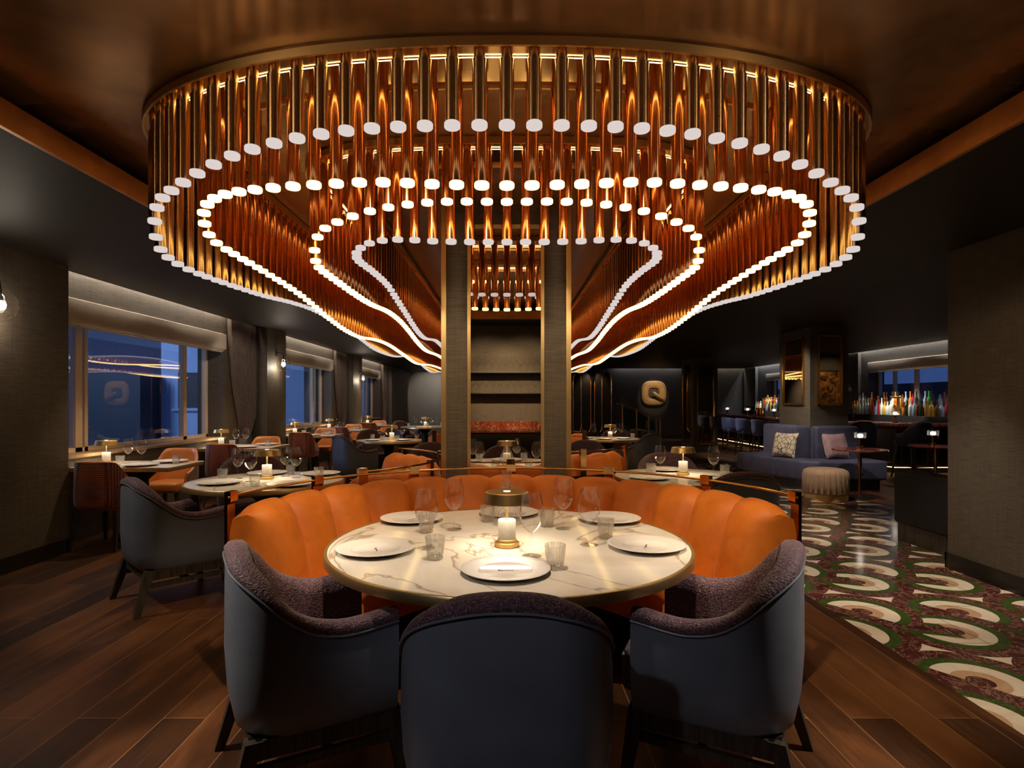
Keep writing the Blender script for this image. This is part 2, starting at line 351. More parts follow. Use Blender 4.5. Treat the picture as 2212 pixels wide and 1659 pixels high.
# curtains: gathered at the bottom, hanging beside each window
def curtain(y0, y1, ytie, label):
    t = thing('curtain', label, 'curtain', (XR+.07, (y0+y1)/2, 0)); yc = (y0+y1)/2; rings = []; n = 64
    for k, (z, a, c, amp) in enumerate([(2.80, y0, y1, .03), (2.2, y0+.06, y1, .035), (1.6, y0+.20, y1-.02, .038), (1.15, y0+.38, y1-.06, .04), (.92, ytie-.14, ytie+.13, .045), (.86, ytie-.10, ytie+.10, .04), (.80, ytie-.13, ytie+.12, .045), (.4, ytie-.2, ytie+.18, .045), (.03, ytie-.22, ytie+.2, .045)]):
        rings.append([(amp*math.cos(PI*i*.5*1.0) * (1 if i % 2 == 0 else .2) + .012*math.sin(i*1.7), a + (c-a)*i/(n-1) - yc, z) for i in range(n)])
    b = MB(); b.loft(rings, False, False); b.loft([[(x-.012, y, z) for x, y, z in r] for r in rings], False, False); obj('drape', b, M['drape'], t, 60)
    obj('tieback', MB().tube([(.05*math.cos(a), ytie - yc + .13*math.sin(a), .865) for a in [2*PI*i/16 for i in range(16)]], .012, 6, True), M['drape'], t)
curtain(9.04, 9.98, 9.62, 'brown drape tied back beside the window nearest the camera'); curtain(14.62, 15.6, 15.25, 'brown drape tied back between the second and third left windows'); curtain(20.15, 20.85, 20.6, 'brown drape tied back at the far end of the window wall')

# sconces
def sconce(y, z, label):
    t = thing('wall_lamp', label, 'lamp', (XL, y, z))
    g = MB(); g.lathe([(.001, -.13), (.05, -.122), (.095, -.085), (.115, -.02), (.11, .04), (.075, .10), (.03, .128), (.001, .132)], 24, (.13, 0, 0)); obj('globe', g, M['glass'], t)
    obj('bracket', MB().tube([(0, 0, .19), (.06, 0, .2), (.12, 0, .18), (.13, 0, .12), (.13, 0, .06)], .008, 8).cyl((.13, 0), .016, .03, .07), M['woodd'], t)
    obj('backplate', MB().box(0, .012, -.03, .03, .14, .23), M['woodd'], t)
    obj('bulb', MB().lathe([(.001, -.045), (.03, -.03), (.036, 0), (.025, .03), (.001, .034)], 12, (.13, 0, 0)), M['hotwhite'], t)
    L = bpy.data.lights.new('lamp', 'POINT'); L.energy = 9; L.color = (1, .86, .68); L.shadow_soft_size = .04
    o = bpy.data.objects.new('wall_lamp_light', L); C.objects.link(o); o.location = (XL+.13, y, z-.06)
sconce(4.60, 2.16, 'clear glass wall lamp cut by the left picture edge'); sconce(10.42, 2.07, 'clear glass wall lamp on the pier between the first two windows'); sconce(16.2, 2.04, 'clear glass wall lamp on the pier before the farthest window')

# ------------------------------------------------------------------ chandeliers
def ring_half(a, bb, n, y0, ye, step=.111, off=0):
    "points (x, y, s, nx, ny) along the right half from the front centre to the back centre"
    pts = []; N = 3000; P = []
    for i in range(N+1):
        t = i/N*PI/2; P.append((a*math.sin(t)**(2/n), y0 + bb - bb*max(0, math.cos(t))**(2/n)))
    yy = y0+bb; ys = ye-bb
    k = int((ys-yy)/.02)
    P += [(a, yy + (ys-yy)*i/k) for i in range(1, k)]
    P += [(x, ye + y0 - y) for x, y in P[N::-1]]
    s = 0; out = []; acc = 0; nxt = 0
    for i in range(len(P)):
        if i: s += math.dist(P[i], P[i-1])
        if s >= nxt - 1e-9:
            q = P[min(i+3, len(P)-1)]; p = P[max(i-3, 0)]; dx, dy = q[0]-p[0], q[1]-p[1]; l = math.hypot(dx, dy) or 1
            out.append((P[i][0], P[i][1], s, dy/l, -dx/l)); nxt += step
    return out
def interp(T, s):
    n = len(T)
    sl = lambda i: (T[min(i+1, n-1)][1]-T[max(i-1, 0)][1])/(T[min(i+1, n-1)][0]-T[max(i-1, 0)][0])
    for i in range(n-1):
        (a, p), (c, q) = T[i], T[i+1]
        if s <= c:
            d = c-a; u = (s-a)/d; m0_ = 0 if i == 0 else sl(i)*d; m1_ = 0 if i == n-2 else sl(i+1)*d
            return (2*u**3-3*u*u+1)*p + (u**3-2*u*u+u)*m0_ + (3*u*u-2*u**3)*q + (u**3-u*u)*m1_
    return T[-1][1]
RINGS = {
 'A': (1.93, 1.08, 2.25, 2.385, 20.6, 'pale', [(0,2.53),(.6,2.53),(.9,2.515),(1.2,2.485),(1.4,2.45),(1.6,2.415),(1.8,2.395),(1.95,2.36),(2.05,2.31),(2.2,2.25),(2.4,2.22),(2.6,2.21),(3.0,2.22),(3.65,2.25),(4.3,2.30),(4.9,2.325),(5.8,2.30),(6.65,2.247),(7.5,2.18),(8.3,2.17),(9.2,2.195),(10.3,2.285),(11.5,2.30),(13,2.2),(14.1,2.17),(15.5,2.25),(17.3,2.31),(19,2.25),(40,2.25)]),
 'B': (1.71, .92, 2.4, 2.606, 20.4, 'bulb', [(0,2.366),(.3,2.374),(.6,2.393),(.9,2.40),(1.2,2.415),(1.5,2.435),(1.7,2.43),(1.85,2.40),(2.0,2.36),(2.15,2.34),(2.8,2.325),(3.5,2.295),(4.3,2.21),(4.9,2.165),(5.5,2.16),(6.2,2.21),(7.1,2.232),(8.3,2.19),(9.8,2.136),(12,2.234),(14.9,2.268),(17,2.2),(40,2.2)]),
 'C': (1.24, .85, 3.5, 3.27, 19.7, 'bulb', [(0,2.52),(.4,2.52),(.7,2.495),(1.0,2.447),(1.2,2.41),(1.35,2.34),(1.5,2.295),(1.8,2.288),(2.6,2.287),(3.1,2.3),(3.8,2.346),(4.5,2.346),(5.2,2.297),(5.8,2.237),(6.7,2.194),(8.2,2.24),(9.4,2.242),(11,2.2),(13,2.25),(15,2.2),(40,2.22)]),
 'D': (1.02, .7, 3.2, 3.5, 19.5, 'pale', [(0,2.359),(.4,2.366),(.7,2.393),(.9,2.395),(1.1,2.38),(1.3,2.376),(1.75,2.399),(2.3,2.404),(2.7,2.36),(3.2,2.3),(3.95,2.215),(4.55,2.197),(5.7,2.283),(6.7,2.27),(8,2.2),(10,2.25),(13,2.2),(40,2.22)])}
def tube_mb(b, x, y, z, n=14):
    r = .0295; b.lathe([(r*.82, ZU-.03), (r*.82, ZU-.07), (r, ZU-.072), (r, z), (r*.9, z)], n, (x, y, 0))
def cap_mb(b, x, y, z, n=14):
    r = .033; b.lathe([(r*.9, z+.004), (r, z), (r, z-.016), (r*.9, z-.020)], n, (x, y, 0), 0, True, True)
def chandelier(label, keys, fa, loc):
    t = thing('chandelier', label, 'chandelier', loc)
    cand = []
    for k in keys:
        a, bb, n, y0, ye, mat, T = RINGS[k]
        for i, (x, y, s, nx, ny) in enumerate(ring_half(a, bb, n, y0, ye)):
            z = interp(T, s); cand.append((y, x, y, z, mat, k))
            if x > .02: cand.append((y, -x, y, z, mat, k))
    cand.sort(key=lambda c: c[0])
    for _, x, y, z, mat, rk in cand[:100]:
        m = MB(); tube_mb(m, x-loc[0], y-loc[1], z, 18); m.v = [(p[0], p[1], p[2]-loc[2]) for p in m.v]
        o = obj('tube', m, M['bronze' if rk == 'A' else 'copper'], t)
        m = MB(); cap_mb(m, x-loc[0], y-loc[1], z, 18); m.v = [(p[0], p[1], p[2]-loc[2]) for p in m.v]; obj('cap', m, M[mat], o, label='frosted white cap' if mat == 'pale' else 'lit warm cap')
    m = MB(); c1 = MB()
    for _, x, y, z, mat, rk in cand[100:]:
        m.cur = 1 if rk == 'A' else 0; tube_mb(m, x-loc[0], y-loc[1], z, 10); c1.cur = 0 if mat == 'pale' else 1; cap_mb(c1, x-loc[0], y-loc[1], z, 10)
    for q in (m, c1): q.v = [(p[0], p[1], p[2]-loc[2]) for p in q.v]
    o = obj('tube', m, [M['copper'], M['bronzeb']], t); o['kind'] = 'stuff'
    o = obj('cap', c1, [M['pale'], M['bulb']], t); o['kind'] = 'stuff'
    # ceiling plate and its two rims
    def line(k, d, z):
        a, bb, n, y0, ye, mat, T = RINGS[k]; h = ring_half(a, bb, n, y0, ye, .09)
        R = [(x + nx*d, y + ny*d) for x, y, s, nx, ny in h]; R[0] = (0, y0-d); R[-1] = (0, ye+d)
        full = R + [(-x, y) for x, y in R[-2:0:-1]]
        return [(x-loc[0], y-loc[1], z-loc[2]) for x, y in full]
    ko, d0 = keys[0], .045; ki = keys[1]
    p = MB(); A = line(ko, d0, ZU-.03); nA = len(A)
    def resamp(L, n):
        "resample a closed polyline to n points by angle-free arc length"
        d = [0]; Q = L + [L[0]]
        for i in range(len(L)): d.append(d[-1] + math.dist(Q[i], Q[i+1]))
        out = []; j = 0
        for i in range(n):
            s = d[-1]*i/n
            while d[j+1] < s: j += 1
            u = (s-d[j])/((d[j+1]-d[j]) or 1); out.append(tuple(Q[j][q] + (Q[j+1][q]-Q[j][q])*u for q in range(3)))
        return out
    B_ = resamp(line(ki, -.045, ZU-.03), nA)
    up = lambda L, z: [(x, y, z-loc[2]) for x, y, _ in L]
    p.loft([A, B_, up(B_, ZU), up(A, ZU)], True, False, True); obj('ceiling_plate', p, M['plate'], t)
    obj('light_strip', MB().tube(line(ko, -.045, ZU-.036), .002, 5, True), M['strip'], t, label='glowing amber light line')
    for L0, L1 in ((line(ko, d0, ZU), line(ko, d0+.012, ZU)), (resamp(line(ki, -.045, ZU), nA), resamp(line(ki, -.057, ZU), nA))):
        q = MB(); q.loft([up(L0, ZU-.045), up(L1, ZU-.045), up(L1, ZU-.008), up(L0, ZU-.008)], True, False, True); obj('rim', q, M['rimm'], t)
chandelier('huge outer oval chandelier of hanging copper tubes above the round table', 'AB', 0, (0, 2.4, ZU))
chandelier('smaller inner oval chandelier of copper tubes nested inside the large one', 'CD', 0, (0, 3.3, ZU))

# ------------------------------------------------------------------ centre column with mirror
MY = 4.36; c0, c1, m0, m1 = -.457, .446, -.281, .264; cd = 1.0
b = MB(); b.box(c0, c1, MY+.01, MY+cd, 0, ZU); b.box(c0, m0, MY, MY+.01, 0, ZU); b.box(m1, c1, MY, MY+.01, 0, ZU); b.box(m0, m1, MY, MY+.01, 2.70, ZU); b.box(m0, m1, MY, MY+.01, 0, .5)
col = struct('column', b, M['wall'])
struct('column_mirror', MB().box(m0, m1, MY+.002, MY+.009, .5, 2.70), M['mirror'], col)
b = MB()
for x in (m0, m1): b.box(x-.012, x+.012, MY-.012, MY+.008, .5, 2.70)
b.box(m0, m1, MY-.012, MY+.008, 2.688, 2.712)
for x in (c0-.012, c1+.012): b.box(x-.018, x+.018, MY-.008, MY+.05, 0, ZU-.002); b.box(x-.018, x+.018, MY+cd-.05, MY+cd+.008, 0, ZU-.002)
struct('column_trim', b, M['satin'], col)

# bar-side columns with framed bronze mirrors
def side_column(x0, x1, y0, y1, tag_, zf, hf, wfx, wfy):
    struct('column', MB().box(x0, x1, y0, y1, 0, H), M['wall'])
    for (face, lab) in (('L', 'left'), ('F', 'front')):
        t = thing('wall_mirror', 'brass framed bronze mirror on the %s of the %s' % (lab, tag_), 'mirror', (x0 if face == 'L' else (x0+x1)/2, (y0+y1)/2 if face == 'L' else y0, zf), -PI/2 if face == 'L' else 0)
        w = wfy if face == 'L' else wfx
        obj('glass', MB().box(-w/2, w/2, -.018, -.002, 0, hf), M['smoke'], t)
        f = MB()
        for s in (-1, 1): f.box(s*w/2-.018, s*w/2+.018, -.035, 0, -.018, hf+.018)
        f.box(-w/2, w/2, -.035, 0, -.018, .018); f.box(-w/2, w/2, -.035, 0, hf-.018, hf+.018); obj('frame', f, M['rail'], t)
side_column(5.08, 5.72, 9.85, 10.95, 'square column behind the sofa', 1.36, 1.16, .38, .72)
side_column(5.26, 5.95, 16.6, 17.7, 'slim far column', .22, 2.25, .46, .8)

# ------------------------------------------------------------------ furniture prototypes
def ucurve(w, yf, yb, rc, bow=.03, n=14):
    P = []
    for i in range(n): P.append((-w, yf + (yb+rc-yf)*i/n))
    for i in range(n): a = PI + PI/2*i/n; P.append((-w+rc + rc*math.cos(a), yb+rc + rc*math.sin(a)))
    for i in range(n+1): P.append((-w+rc + 2*(w-rc)*i/n, yb))
    for i in range(1, n+1): a = 1.5*PI + PI/2*i/n; P.append((w-rc + rc*math.cos(a), yb+rc + rc*math.sin(a)))
    for i in range(1, n+1): P.append((w, yb+rc + (yf-yb-rc)*i/n))
    P = [(x, y - (bow*(1-(x/w)**2) if y < yb+rc else 0)*max(0, min(1, (yb+rc-y)/rc))) for x, y in P]
    d = [0]
    for i in range(1, len(P)): d.append(d[-1] + math.dist(P[i], P[i-1]))
    out = []
    for i, (x, y) in enumerate(P):
        q = P[min(i+1, len(P)-1)]; p = P[max(i-1, 0)]; dx, dy = q[0]-p[0], q[1]-p[1]; l = math.hypot(dx, dy)
        out.append((x, y, dy/l*-1, dx/l, abs(d[i]-d[-1]/2)))
    return [(x, y, -nx, -ny, l) if (nx*x + ny*(y+.0)) < 0 else (x, y, nx, ny, l) for x, y, nx, ny, l in out]
lin = interp
def shell(U, hh, prof):
    rings = []
    for x, y, nx, ny, l in U:
        h = lin(hh, l); rings.append([(x + nx*d, y + ny*d, (h+z) if top else z) for d, z, top in prof])
    return rings

def make_club():
    t = thing('club_chair', 'x', 'chair'); U = ucurve(.312, .24, -.28, .17)
    hh = [(0,.885),(.10,.878),(.2,.852),(.3,.798),(.39,.722),(.46,.672),(.53,.648),(.61,.640),(.8,.660)]
    lea = [(-.05,.27,0),(-.022,.30,0),(-.006,.38,0),(.002,.5,0),(0,-.09,1),(-.004,-.045,1),(-.018,-.045,1),(-.02,.32,0)]
    twd = [(-.012,-.06,1),(.002,-.042,1),(.003,-.022,1),(-.012,-.005,1),(-.035,0,1),(-.062,-.004,1),(-.082,-.022,1),(-.092,-.06,1),(-.095,.42,0),(-.024,.42,0)]
    obj('shell', MB().loft(shell(U, hh, lea)), M['leather'], t, 60, label='slate leather outer shell'); obj('upholstery', MB().loft(shell(U, hh, twd)), M['tweed'], t, 60, label='plum tweed lining and rolled top')
    s = MB().loft([[(x + nx*.004, y + ny*.004, lin(hh, l)-.043) for j in (0,)] for x, y, nx, ny, l in U], False, False)
    obj('piping', MB().tube([(x + nx*.004, y + ny*.004, lin(hh, l)-.043) for x, y, nx, ny, l in U], .004, 6), M['leather'], t)
    q = obj('seat', MB().rbox(-.222, .222, -.20, .305, .31, .47, .03, 4), M['tweed'], t)
    obj('piping', MB().tube([(-.23,.293,.45),(-.1,.300,.458),(.1,.300,.458),(.23,.293,.45)], .005, 6), M['leather'], q)
    f = MB(); f.box(-.25, .25, -.25, -.21, .215, .285); f.box(-.25, .25, .21, .25, .215, .29)
    for s in (-1, 1): f.box(s*.25-.02, s*.25+.02, -.23, .26, .22, .285)
    obj('frame', f, M['woodd'], t)
    for sx in (-1, 1):
        for sy, yy, yb in ((1, .23, .27), (-1, -.235, -.32)): obj('leg', MB().bar((sx*.25, yy, .285), (sx*.285, yb, 0), .055, .032, .055, .034), M['woodd'], t)
    s = MB()
    for sx in (-1, 1): s.box(sx*.26-.012, sx*.26+.012, -.26, .27, .17, .20)
    s.box(-.26, .26, -.012, .018, .172, .198); obj('stretcher', s, M['woodd'], t)
    return t
def make_side():
    t = thing('side_chair', 'x', 'chair'); U = ucurve(.25, .10, -.24, .15, .02)
    hh = [(0,.84),(.17,.838),(.22,.82),(.27,.76),(.36,.66),(.45,.60),(.60,.57)]
    out = [(-.03,.38,0),(0,.42,0),(.004,.5,0),(0,-.05,1),(-.004,-.008,1),(-.012,-.008,1),(-.016,.40,0)]
    inn = [(-.010,-.03,1),(-.004,-.004,1),(-.016,.004,1),(-.034,-.004,1),(-.042,-.05,1),(-.05,.46,0),(-.016,.44,0)]
    obj('shell', MB().loft(shell(U, hh, out)), M['dots'], t, 60, label='dotted burgundy and orange outer fabric'); obj('backrest', MB().loft(shell(U, hh, inn)), M['cognac'], t, 60, label='cognac leather lining')
    obj('seat', MB().rbox(-.205, .205, -.18, .27, .37, .48, .03, 4), M['cognac'], t)
    for sx in (-1, 1):
        for y0, y1 in ((.2, .25), (-.18, -.25)): obj('leg', MB().bar((sx*.18, y0, .38), (sx*.215, y1, 0), .042, .022), M['woodd'], t)
    return t
club, side = make_club(), make_side()

def pedestal(t, z, r):
    obj('pedestal', MB().lathe([(r*.55, 0), (r*.55, .02), (r*.5, .03), (.10, .06), (.085, .2), (.085, z-.12), (.2, z-.01)], 28, cap0=True), M['black'], t)
def round_table(name, label, x, y, R, z=.75):
    t = thing(name, label, 'table', (x, y, 0))
    obj('tabletop', MB().lathe([(.001, z), (R-.016, z), (R-.014, z-.03), (.001, z-.03)], 96), M['marble'], t)
    obj('edge_band', MB().lathe([(R-.0155, z+.001), (R-.004, z+.001), (R, z-.006), (R, z-.036), (R-.01, z-.04), (.3, z-.04), (.3, z-.0305), (R-.0145, z-.0305)], 96), M['satin'], t)
    pedestal(t, z-.04, R*.7); return t
def window_table(label, x0, x1, y0, y1, z=.75):
    t = thing('window_table', label, 'table', ((x0+x1)/2, (y0+y1)/2, 0)); w, d = (x1-x0)/2, (y1-y0)/2
    obj('tabletop', MB().rbox(-w, w, -d, d, z-.012, z, .004), M['marble'], t); obj('edge_band', MB().rbox(-w+.004, w-.004, -d+.004, d-.004, z-.045, z-.0125, .003), M['oak'], t)
    pedestal(t, z-.045, .45); return t

# ------------------------------------------------------------------ tableware prototypes
def make_glass():
    t = thing('wine_glass', 'x', 'glass')
    obj('bowl', MB().lathe([(.0045,.098),(.016,.104),(.034,.122),(.047,.146),(.0515,.170),(.0495,.200),(.044,.232),(.0375,.262),(.0367,.262),(.0432,.232),(.0485,.200),(.0505,.170),(.046,.147),(.033,.124),(.015,.107),(.001,.103)], 32), M['glass'], t, 60)
    obj('stem', MB().lathe([(.007,.008),(.0042,.02),(.0035,.06),(.0045,.098)], 12), M['glass'], t, 60)
    obj('foot', MB().lathe([(.001,.001),(.040,.001),(.041,.003),(.02,.005),(.007,.008)], 32), M['glass'], t, 60); return t
def glass_mesh(): return mesh(MB().lathe([(.041,.001),(.041,.003),(.007,.008),(.0038,.03),(.004,.098),(.016,.104),(.034,.122),(.047,.146),(.0515,.170),(.0495,.200),(.044,.232),(.0372,.262)], 20), M['glass'], 60)
def make_tumbler():
    t = thing('tumbler', 'x', 'glass'); n = 56
    P = [(.030,.001),(.0335,.004),(.032,.014),(.0345,.026),(.038,.05),(.0415,.088),(.0425,.094),(.0405,.094),(.036,.05),(.033,.02),(.001,.016)]
    rings = [[(r*(1+(.018 if i % 2 and 1 < k < 6 else 0))*math.cos(2*PI*i/n), r*(1+(.018 if i % 2 and 1 < k < 6 else 0))*math.sin(2*PI*i/n), z) for i in range(n)] for k, (r, z) in enumerate(P)]
    obj('cup', MB().loft(rings, True, False), M['tumb'], t, 25)
    obj('base', MB().lathe([(.001,.001),(.03,.001),(.033,.004),(.0315,.012),(.001,.015)], 28), M['tumb'], t); return t
def tumbler_mesh(): return mesh(MB().lathe([(.001,.001),(.0335,.004),(.032,.014),(.038,.05),(.0425,.094),(.0405,.094),(.036,.05),(.033,.02),(.001,.016)], 20), M['tumb'], 25)
def script_mark(b, z, s=1.0):
    "a small cursive word, drawn as a pen line"
    G = {'S': [(.9,.85),(.5,1),(.1,.8),(.35,.55),(.75,.35),(.5,0),(0,.1)], 'i': [(.1,.1),(.3,.45),(.35,.1),(.6,.1)], 'g': [(.5,.45),(.15,.4),(.2,.05),(.55,.3),(.5,-.4),(.1,-.45),(.7,.1)], 'n': [(.1,.1),(.2,.45),(.25,.05),(.5,.45),(.6,.05),(.8,.12)], 'a': [(.55,.42),(.2,.4),(.15,.05),(.5,.25),(.6,.05),(.8,.12)], 't': [(.15,.1),(.35,.9),(.3,.1),(.6,.1)], 'u': [(.1,.45),(.15,.05),(.5,.4),(.55,.05),(.75,.12)], 'r': [(.1,.1),(.2,.45),(.35,.42),(.35,.08),(.6,.12)], 'e': [(.1,.2),(.45,.35),(.3,.5),(.15,.2),(.4,.02),(.7,.15)]}
    x = 0; path = []
    for ch in 'Signature':
        g = G[ch]; path += [(x+px, py) for px, py in g]; x += max(p[0] for p in g)*.95
    k = .062/x*s
    b.tube([((px - x/2)*k + py*k*.25, (py-.2)*k, z) for px, py in path], .0007, 5)
def make_plate():
    t = thing('plate', 'x', 'plate')
    obj('well', MB().lathe([(.001,.006),(.098,.006),(.104,.010),(.104,.005),(.08,.001),(.001,.001)], 56), M['china'], t); w = kids_last(t)
    obj('rim', MB().lathe([(.104,.0095),(.150,.0175),(.169,.0205),(.171,.0195),(.165,.016),(.12,.006),(.104,.004)], 64), M['chinarim'], t)
    q = MB(); script_mark(q, .0066); obj('monogram', q, M['ink'], w, label='small dark script mark'); return t
def kids_last(t): return [c for c in bpy.data.objects if c.parent == t][-1]
def plate_mesh(): return mesh(MB().lathe([(.001,.006),(.098,.006),(.15,.0175),(.13,.0205),(.135,.0195),(.09,.004),(.001,.001)] if 0 else [(.001,.006),(.08,.006),(.088,.010),(.132,.0185),(.135,.0175),(.1,.006),(.08,.001),(.001,.001)], 32), M['china'], 40)
def make_lamp():
    t = thing('table_lamp', 'x', 'lamp')
    obj('base', MB().lathe([(.001,0),(.055,0),(.056,.003),(.056,.018),(.05,.021),(.043,.022),(.043,.032),(.039,.035),(.001,.035)], 36), M['brass'], t)
    obj('block', MB().lathe([(.001,.035),(.0395,.035),(.040,.038),(.040,.115),(.038,.119),(.001,.119)], 36), M['alab'], t, label='alabaster block')
    obj('stem', MB().lathe([(.012,.119),(.012,.123),(.006,.125),(.006,.215)], 14), M['brass'], t)
    s = obj('shade', MB().lathe([(.016,.246),(.090,.246),(.097,.242),(.109,.196),(.106,.196),(.095,.236),(.078,.238),(.012,.238)], 48), M['brass'], t, 24)
    obj('diffuser', MB().lathe([(.012,.214),(.088,.214),(.088,.220),(.012,.220)], 32), M['lampglow'], s)
    obj('top_light', MB().lathe([(.001,.247),(.016,.247),(.016,.244),(.001,.244)], 16), M['lampglow'], s); return t
glassP, tumbP, plateP, lampP = make_glass(), make_tumbler(), make_plate(), make_lamp()
GM, TM, PM = glass_mesh(), tumbler_mesh(), plate_mesh()
def far_glass(x, y, z, lab, g=None): return tag(obj('wine_glass', GM, None, loc=(x, y, z)), lab, 'glass', g)
def far_tumb(x, y, z, lab): return tag(obj('tumbler', TM, None, loc=(x, y, z)), lab, 'glass')
def far_plate(x, y, z, lab): return tag(obj('plate', PM, None, loc=(x, y, z)), lab, 'plate')
def lamp(x, y, z, lab, power=1.6):
    o = place(lampP, (x, y, z), 0, lab)
    for k in range(1):
        L = bpy.data.lights.new('lamp', 'AREA'); L.shape = 'DISK'; L.size = .15; L.energy = power; L.color = (1, .84, .62)
        q = bpy.data.objects.new('table_lamp_light', L); C.objects.link(q); q.location = (x, y, z+.212)
    return o

# ------------------------------------------------------------------ banquettes
def banquette(label, cx, cy, R, a0, a1, nch, rails, seat=True, zt=.875):
    t = thing('banquette', label, 'banquette', (cx, cy, 0)); P = lambda r, a, z: (r*math.cos(a), r*math.sin(a), z)
    a0, a1 = math.radians(a0), math.radians(a1); sub = 12; rings = []
    for i in range(nch*sub+1):
        u = (i % sub)/sub; a = a0 + (a1-a0)*i/(nch*sub); bu = (1-abs(2*u-1)**3.6); bu = bu*.060; e = 0
        ed = min(i, nch*sub-i)
        if ed < 7: e = (1-ed/7)**2.6*.055
        prof = [(-.16-bu*.8+e, .44), (-.145-bu+e, .52), (-.115-bu+e, .64), (-.08-bu+e, .74), (-.052-bu*.9+e*.6, .81), (-.022-bu*.5, .855-e*.4+bu*.25), (.025, zt-e*.5+bu*.4), (.07, zt-.012-e*.5+bu*.3), (.10, zt-.05), (.115, zt-.12), (.118, .44)]
        rings.append([P(R+d, a, z) for d, z in prof])
    obj('backrest', MB().loft(rings), M['orange'], t, 50)
    arc = lambda n=60: [a0 + (a1-a0)*i/n for i in range(n+1)]
    obj('seat', MB().loft([[P(R-.55, a, .24), P(R-.56, a, .28), P(R-.56, a, .42), P(R-.54, a, .455), P(R-.5, a, .465), P(R-.11, a, .465), P(R-.06, a, .44), P(R-.06, a, .24)] for a in arc()]), M['orange'], t, 50)
    obj('base', MB().loft([[P(R-.50, a, 0), P(R-.50, a, .24), P(R+.10, a, .24), P(R+.10, a, 0)] for a in arc()]), M['black'], t)
    obj('back_panel', MB().loft([[P(R+.119, a, .03), P(R+.119, a, .70), P(R+.135, a, .70), P(R+.135, a, .03)] for a in arc()]), M['black'], t)
    r = obj('rail', MB().tube([P(R+.128, a, .93) for a in arc(80)], .0075, 8), M['rail'], t)
    for d in rails:
        d = math.radians(d); m = MB(); w = .032/(R+.12)
        m.loft([[P(R+.136, d+s*w, .30), P(R+.152, d+s*w, .30), P(R+.152, d+s*w, .955), P(R+.119, d+s*w, .955), P(R+.119, d+s*w, .905), P(R+.136, d+s*w, .89)] for s in (-1, 1)]); obj('post', m, M['rail'], t)
    return t
banquette('orange velvet horseshoe banquette around the large front table', .03, 2.76, 1.28, 5, 175, 13, [7, 34, 62, 90, 118, 146, 173])
banquette('orange velvet banquette curving left behind the front banquette', -1.80, 4.90, 1.13, -50, 58, 9, [-49, -17, 20, 57])
banquette('orange velvet banquette seen from behind at the right of the mirrored column', .06, 6.78, 1.26, -100, -33, 6, [-99, -62, -35])
banquette('orange velvet banquette end past the mirrored column, beside the round table by the gilded arches', 1.75, 10.35, 1.13, 118, 246, 9, [119, 180, 245])
banquette('orange velvet banquette of the second round table down the left aisle', -1.85, 10.1, 1.13, -56, 56, 9, [-55, 0, 55])

# ------------------------------------------------------------------ tables and what stands on them
MT = (.01, 2.755)
round_table('dining_table', 'large round cream marble dining table with brass edge in front', MT[0], MT[1], .832)
Z = .7512
for x, y, l in ((-.356,2.60,'near left of the lamp'), (-.268,2.98,'far left of the lamp'), (.105,2.47,'just right of the brass lamp'), (.288,3.0,'far right of the lamp'), (.372,2.66,'beside the right-hand plates')): place(glassP, (x, y, Z), 0, 'stemmed wine glass on the front marble table, ' + l)
for x, y, l in ((-.297,2.43,'before the near left wine glass'), (-.105,3.19,'behind the brass lamp'), (.188,2.29,'right of the nearest plate'), (.21,3.06,'under the far right wine glass'), (.47,2.80,'between the right wine glass and plates'), (-.40,2.92,'behind the near left wine glass')): place(tumbP, (x, y, Z), 0, 'cut glass tumbler on the front marble table, ' + l)
for x, y, r, l in ((-.57,2.56,-70,'at the left before the banquette end'), (-.52,3.22,-130,'far left near the seams'), (-.005,2.24,0,'nearest the camera'), (.62,2.62,70,'at the right before the banquette end'), (.56,3.22,130,'far right'), (.01,3.39,180,'behind the brass lamp')): place(plateP, (x, y, Z), math.radians(r), 'white charger plate on the front marble table, ' + l)
lamp(0, 2.65, Z, 'brass mushroom lamp with alabaster block on the front marble table', 1.7)
t = thing('carafe', 'clear faceted glass carafe behind the lamp on the front table', 'carafe', (.0, 3.12, Z))
obj('body', MB().lathe([(.055,.002),(.078,.012),(.082,.04),(.076,.09),(.06,.14),(.042,.18),(.030,.215)], 14), M['tumb'], t, 20); obj('neck', MB().lathe([(.030,.215),(.024,.235),(.025,.265),(.030,.285)], 14), M['tumb'], t, 20)

